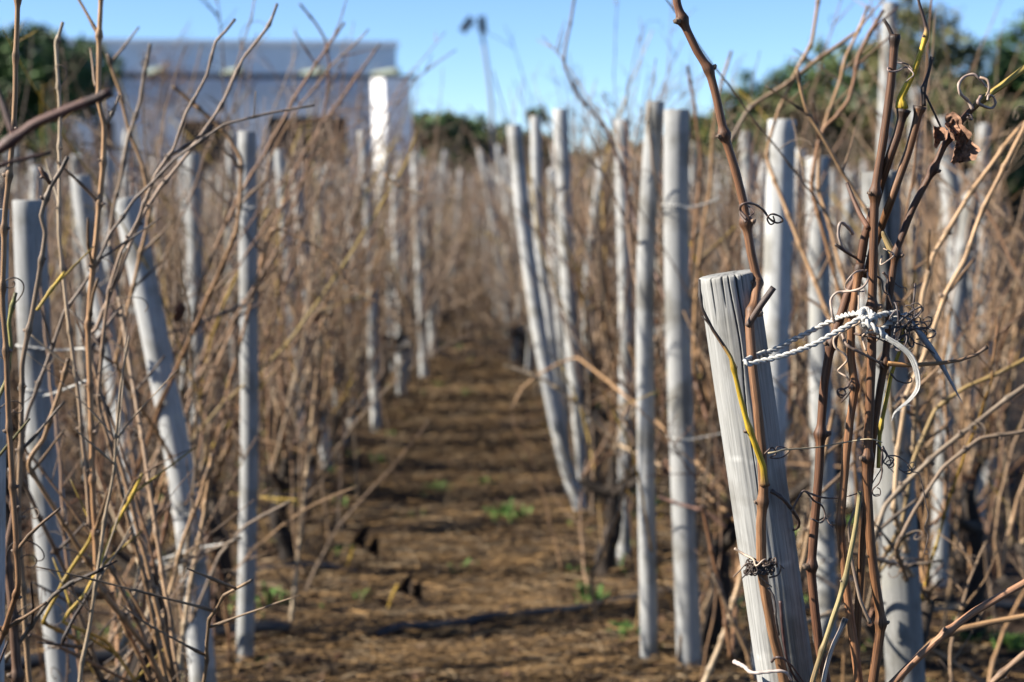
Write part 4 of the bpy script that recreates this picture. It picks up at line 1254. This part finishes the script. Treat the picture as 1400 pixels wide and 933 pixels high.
hose([(520, 866), (545, 857), (600, 852), (700, 842), (800, 836), (900, 829), (1050, 828), (1250, 830), (1420, 826), (1600, 822)], .015, 'black hose lying across the path towards the right rows')
hose([(488, 784), (430, 790), (380, 797), (300, 800), (200, 806), (0, 812), (-300, 815)], .015, 'black hose ending at the left of the path and running under the left rows')
hose([(395, 876), (330, 882), (290, 886), (150, 900), (0, 912), (-200, 920)], .02, 'lower black hose among the vine trunks at the lower left')
hose([(980, 640), (1060, 640), (1150, 642), (1320, 640), (1500, 640)], .018, 'black hose on the soil far behind the sharp canes at the right')

# ------------------------------------------------------------------ trees
def crown_mesh(name, blobs, nleaf, size, cols, seed):
    rng = random.Random(seed)
    B = MB(); V, Fc, Cc = [], [], []
    tot = sum(b[3] ** 2 for b in blobs)
    for (cx, cy, cz, r, sq) in blobs:
        n = int(nleaf * r * r / tot)
        nc = max(8, n // 45)
        for _ in range(nc):
            u = rng.uniform(-1, 1); a = rng.uniform(0, 6.28); q = r * (rng.uniform(.45, 1.06)) * (1 + .22 * mnoise.noise((a, u * 2, seed)))
            s = math.sqrt(1 - u * u)
            cc = (cx + q * s * math.cos(a), cy + q * s * math.sin(a), cz + q * u * sq)
            cr = r * rng.uniform(.14, .3)
            base = lerp(cols[0], cols[1], rng.random())
            for _ in range(45):
                p = [cc[i] + rng.gauss(0, cr * .5) for i in range(3)]
                d1 = Vector((rng.gauss(0, 1), rng.gauss(0, 1), rng.gauss(0, 1))).normalized()
                d2 = d1.orthogonal().normalized()
                L = size * rng.uniform(.6, 1.3)
                b0 = len(V)
                V += [(p[0] + d1.x * L * x + d2.x * L * y, p[1] + d1.y * L * x + d2.y * L * y, p[2] + d1.z * L * x + d2.z * L * y) for x, y in ((-.5, 0), (0, -.22), (.5, 0), (0, .22))]
                Fc.append((b0, b0 + 1, b0 + 2, b0 + 3))
                g = rng.uniform(.7, 1.35)
                Cc += [tuple(c * g for c in base)] * 4
    B.add(V, Fc, None, np.array(Cc))
    return B.mesh(name, M_TREE, False)


def tree(loc, h, w, seed, label, cols, trunk_h=.3, nleaf=6000, size=.16, group='trees around the vineyard', flat=.8):
    rng = random.Random(seed)
    o = empty('tree', loc, label, 'tree', group)
    blobs = []
    for k in range(20):
        a = rng.uniform(0, 6.28); q = w * .5 * math.sqrt(rng.random()) * .75
        z = h * rng.uniform(trunk_h + .12, .86)
        r = w * rng.uniform(.19, .3) * (1.1 - .5 * abs(z / h - .55))
        z = min(z, h - r * flat)
        blobs.append((q * math.cos(a), q * math.sin(a), z, r, flat))
    blobs.append((0, 0, h - w * .24 * flat, w * .24, flat))
    link('crown', crown_mesh('crown', blobs, nleaf, size, cols, seed), o)
    B = MB()
    P = spline([(0, 0, -.2), (rng.gauss(0, .08), rng.gauss(0, .08), h * .25), (0, 0, h * .6)], .2)
    B.tube(P, np.linspace(.03 * h + .03, .02 * h, len(P)), (1, 1, 1), 10)
    for b_ in blobs[:6]:
        L = spline([(0, 0, h * .3), (b_[0] * .5, b_[1] * .5, b_[2] * .75), b_[:3]], .2)
        B.tube(L, np.linspace(.014 * h, .006 * h, len(L)), (1, 1, 1), 7)
    B.build('trunk', M_TBARK, o)
    return o


DG = ((.025, .055, .02), (.06, .11, .03)); OG = ((.07, .08, .028), (.14, .13, .045)); MG = ((.035, .07, .022), (.11, .14, .04)); GG = ((.07, .09, .05), (.12, .14, .08))


def tree_px(x, ytop, Y, wpx, seed, label, cols, **kw):
    p = Q(x, ytop, Y)
    tree((p[0], Y, -.1), p[2] + .1, wpx * Y / FPX, seed, label, cols, **kw)


tree_px(42, 14, 36, 230, 401, 'dark green rounded tree in front of the left end of the white house', DG, nleaf=22000, trunk_h=.12)
tree_px(-60, 50, 40, 180, 402, 'dark tree cut by the left edge beside the rounded one', DG, nleaf=12000, trunk_h=.12)
for i, (x, yt, Y, w, cols, lab) in enumerate([
    (600, 150, 58, 120, DG, 'low dark bushy tree just right of the white house'),
    (655, 158, 62, 130, MG, 'green bushy tree standing behind the lamp post'),
    (735, 145, 66, 70, DG, 'small dark tree top between the two leaning stakes'),
    (800, 205, 70, 130, OG, 'low olive shrub tree behind the canes right of the lamp post'),
    (890, 190, 64, 130, OG, 'low olive tree behind the slim bright stake'),
    (985, 150, 60, 120, MG, 'green tree at the low left end of the wood at the right'),
    (1060, 82, 54, 150, DG, 'dark green tree on the left slope of the wood at the right'),
    (1150, 52, 52, 160, MG, 'broad mid-green tree left of the very tall white stake'),
    (1240, 2, 50, 190, OG, 'tallest olive-brown tree behind the very tall white stake'),
    (1330, 50, 54, 150, GG, 'grey-green tree behind the withered leaf'),
    (1400, 22, 50, 150, DG, 'dark green tree cut by the right edge of the photograph'),
    (1480, 10, 50, 190, MG, 'mid-green tree just beyond the right edge'),
    (1110, 130, 46, 150, OG, 'low olive bush in front of the wood at the right'),
    (1290, 120, 45, 170, OG, 'broad low olive bush below the tallest tree'),
    (1200, 120, 47, 150, GG, 'grey-green bush between two olive ones at the right'),
]):
    tree_px(x, yt, Y, w * (1.25 if x > 950 else 1), 410 + i, lab, cols, trunk_h=.12, nleaf=15000, size=.26)

# ------------------------------------------------------------------ white house
HY = 45.0
def hz(py): return Q(640, py, HY)[2]
def hx(px_): return Q(px_, 250, HY)[0]
hb = np.array([hx(543), HY, 0.0])
house = empty('house', hb, 'white flat-roofed house with a veranda beyond the vineyard', 'house')
house.rotation_euler = (0, 0, math.radians(5.0))
W = 10.5
ztop, zroof = hz(57), hz(112)
def part(name, mat, fn, smooth=False, parent=None):
    B = MB(); fn(B); return B.build(name, mat, parent or house, smooth)
# openings are cut by building the wall in pieces round them
ops = [(-8.3, -7.35, 0.0, hz(166)), (-5.6, -4.3, 1.0, hz(166)), (-3.4, -1.3, 0.0, hz(160))]
def wall(B):
    x = -W
    for (a, b_, z0, z1) in ops:
        B.box(x, a, 0, .3, -.3, ztop - .14); B.box(a, b_, 0, .3, z1, ztop - .14)
        if z0 > 0: B.box(a, b_, 0, .3, -.3, z0)
        x = b_
    B.box(x, 0, 0, .3, -.3, ztop - .14)
    B.box(-W, -W + .3, .3, 6, -.3, ztop - .14); B.box(-.3, 0, .3, 6, -.3, ztop - .14); B.box(-W + .3, -.3, 5.7, 6, -.3, ztop - .14); B.box(-W + .3, -.3, .3, 5.7, zroof + .3, zroof + .5)
part('wall', M_WALL, wall)
part('parapet_cap', M_WALL, lambda B: B.box(-W - .05, .06, -.06, .36, ztop - .138, ztop))
def frame(B, o):
    a, b_, z0, z1 = o
    B.box(a + .002, a + .07, .1, .18, z0 + .002, z1 - .002); B.box(b_ - .07, b_ - .002, .1, .18, z0 + .002, z1 - .002); B.box(a + .07, b_ - .07, .1, .18, z1 - .07, z1 - .002); B.box((a + b_) / 2 - .03, (a + b_) / 2 + .03, .1, .18, z0 + .07, z1 - .07); B.box(a + .07, b_ - .07, .1, .18, z0 + .002, z0 + .07)
for i, o in enumerate(ops):
    fr = part('window' if i == 1 else 'door', M_FRAME, lambda B: frame(B, o))
    part('pane', M_GLASS, lambda B: B.box(o[0] + .05, o[1] - .05, .13, .15, o[2] + .05, o[3] - .05), parent=fr)
part('veranda_beam', M_SLAB, lambda B: B.box(-8.2, .42, -1.70, -1.58, zroof - .05, zroof + .07))
for x in (-8.0, -5.95, -4.0, -1.95, -.1):
    part('rafter', M_LOG, lambda B: B.tube([(x - .5, -.02, zroof + .17), (x - .2, -1.2, zroof + .165), (x + .05, -1.79, zroof + .16)], .09, (1, 1, 1), 10), True)
def pillar(B):
    # plan with a splayed left flank, flaring a little towards the ground
    for z0, z1, x0, x1, xs in ((-.3, zroof - .053, -.30, .36, -.60),):
        pl = [(x0, -2.28), (x1, -2.28), (x1, -1.72), (xs, -1.72), (xs, -1.80)]
        n_ = len(pl); top = -.0
        V = [(x, y, z0) for x, y in pl] + [(x - .12, y, z1) for x, y in pl]
        B.add(V, [tuple(range(n_ - 1, -1, -1)), tuple(range(n_, 2 * n_))] + [(i, (i + 1) % n_, n_ + (i + 1) % n_, n_ + i) for i in range(n_)])
part('pillar', M_WALL, pillar)
part('pillar', M_WALL, lambda B: B.box(-8.1, -7.6, -2.28, -1.75, -.3, zroof - .053))

# bare creeper on the veranda
cr = random.Random(61)
cb = np.array(Q(225, 250, 42.2)); cb[2] = 0
creeper = empty('creeper', cb, 'bare brown creeper sprawling over the veranda roof edge of the white house', 'creeper')
B = MB(); B.tube(spline([(0, 0, -.1), (.1, .1, 1.4), (-.05, .1, 2.8), (.1, .1, 4.3)], .1), .035, (.09, .065, .05), 8)
B.build('trunk', M_TRUNK, creeper)
B = MB()
for k in range(95):
    p = (cr.uniform(-.5, .6), cr.uniform(-.2, .4), cr.uniform(2.8, 4.5))
    P = wander(p, (cr.gauss(.3, 1), cr.gauss(0, .6), cr.gauss(.2, .8)), cr.uniform(.4, 1.1), cr, .1, 1.5, .1)
    B.tube(P, np.linspace(.011, .004, len(P)), lerp(BROWN, GREYB, cr.random()), 4)
B.build('twigs', M_CANE, creeper)
cb = np.array(Q(490, 250, 42.4)); cb[2] = 0
creeper = empty('creeper', cb, 'bare brown creeper hanging under the veranda beside the splayed white pillar', 'creeper')
B = MB(); B.tube(spline([(0, 0, -.1), (.1, .1, 1.4), (-.05, .1, 2.6), (.1, .1, 3.5)], .1), .035, (.09, .065, .05), 8)
B.build('trunk', M_TRUNK, creeper)
B = MB()
for k in range(80):
    p = (cr.uniform(-.9, .5), cr.uniform(-.2, .4), cr.uniform(2.0, 3.8))
    P = wander(p, (cr.gauss(0, 1), cr.gauss(0, .6), cr.gauss(-.1, .8)), cr.uniform(.4, 1.0), cr, -.1, 1.5, .1)
    B.tube(P, np.linspace(.011, .004, len(P)), lerp(BROWN, GREYB, cr.random()), 4)
B.build('twigs', M_CANE, creeper)

# ------------------------------------------------------------------ lamp post
LY = 50.0
foot = Q(676, 250, LY); foot[2] = 0
lamp = empty('lamp_post', foot, 'slightly leaning lamp post with two floodlights against the sky', 'lamp post')
tp = Q(658, 36, LY)
B = MB(); P = spline([foot - np.array([0, 0, .2]), Q(672, 150, LY), tp], .3)
B.tube(P, np.linspace(.075, .05, len(P)), (1, 1, 1), 14)
B.build('pole', M_STEEL, lamp, True, foot)
B = MB(); B.tube([tp + np.array([-.36, 0, .06]), tp + np.array([.04, 0, .0])], .02, (1, 1, 1), 8)
B.build('crossarm', M_STEEL, lamp, True, foot)
for dx, tilt, dy in ((-.42, .6, -.1), (.03, -.12, -.12)):
    B = MB(); c = tp + np.array([dx, dy, .02])
    ca, sa = math.cos(tilt), math.sin(tilt)
    hs = []
    for x in (-.09, .09):
        for y in (-.12, .1):
            for z in (-.2, .2):
                k = 1.25 if y < 0 else .85
                hs.append(c + np.array([ca * x * k + sa * z * k, y, -sa * x * k + ca * z * k]))
    B.add(hs, [(0, 1, 3, 2), (4, 6, 7, 5), (0, 4, 5, 1), (2, 3, 7, 6), (0, 2, 6, 4), (1, 5, 7, 3)])
    o = B.build('floodlight', M_LAMP, lamp, False, foot)
    B = MB(); B.box(c[0] - .06, c[0] + .06, c[1] - .135, c[1] - .122, c[2] - .13, c[2] + .13)
    B.build('lens', M_GLASS, o, False, foot)

# ------------------------------------------------------------------ light, sky, camera
EL, AZ = math.radians(34), math.radians(-96.5)      # azimuth from +Y, clockwise
world = bpy.data.worlds.new('World')
S.world = world
world.use_nodes = True
nt = world.node_tree
sky = nt.nodes.new('ShaderNodeTexSky')
sky.sky_type = 'NISHITA'
sky.sun_disc = False
sky.sun_elevation = EL
sky.sun_rotation = AZ
sky.air_density = 0.65
sky.dust_density = 0.0
sky.ozone_density = 6.0
nt.links.new(sky.outputs[0], nt.nodes['Background'].inputs['Color'])
nt.nodes['Background'].inputs['Strength'].default_value = 0.066
sd = bpy.data.lights.new('sun', 'SUN')
sd.energy = 5.0
sd.angle = math.radians(0.5)
sd.color = (1.0, .93, .82)
so = bpy.data.objects.new('sun', sd)
COL.objects.link(so)
dirn = Vector((math.sin(AZ) * math.cos(EL), math.cos(AZ) * math.cos(EL), math.sin(EL)))
so.rotation_euler = dirn.to_track_quat('Z', 'Y').to_euler()
so.location = (-10, 0, 10)

cd = bpy.data.cameras.new('camera')
cd.sensor_width = 36.0
cd.lens = FPX * 36.0 / 1400.0
cd.clip_start = 0.05
cd.clip_end = 2000
cd.dof.use_dof = True
cd.dof.focus_distance = 1.925
cd.dof.aperture_fstop = 5.1
cam = bpy.data.objects.new('camera', cd)
COL.objects.link(cam)
m3 = Matrix([[Rv[i], Uv[i], -Fv[i]] for i in range(3)])
cam.matrix_world = Matrix.Translation(Vector(CAM)) @ m3.to_4x4()
S.camera = cam
S.view_settings.view_transform = 'Standard'
S.view_settings.look = 'None'
S.view_settings.exposure = 1.58
S.view_settings.gamma = 1.0
S.cycles.use_denoising = True
S.cycles.max_bounces = 4
S.cycles.diffuse_bounces = 1
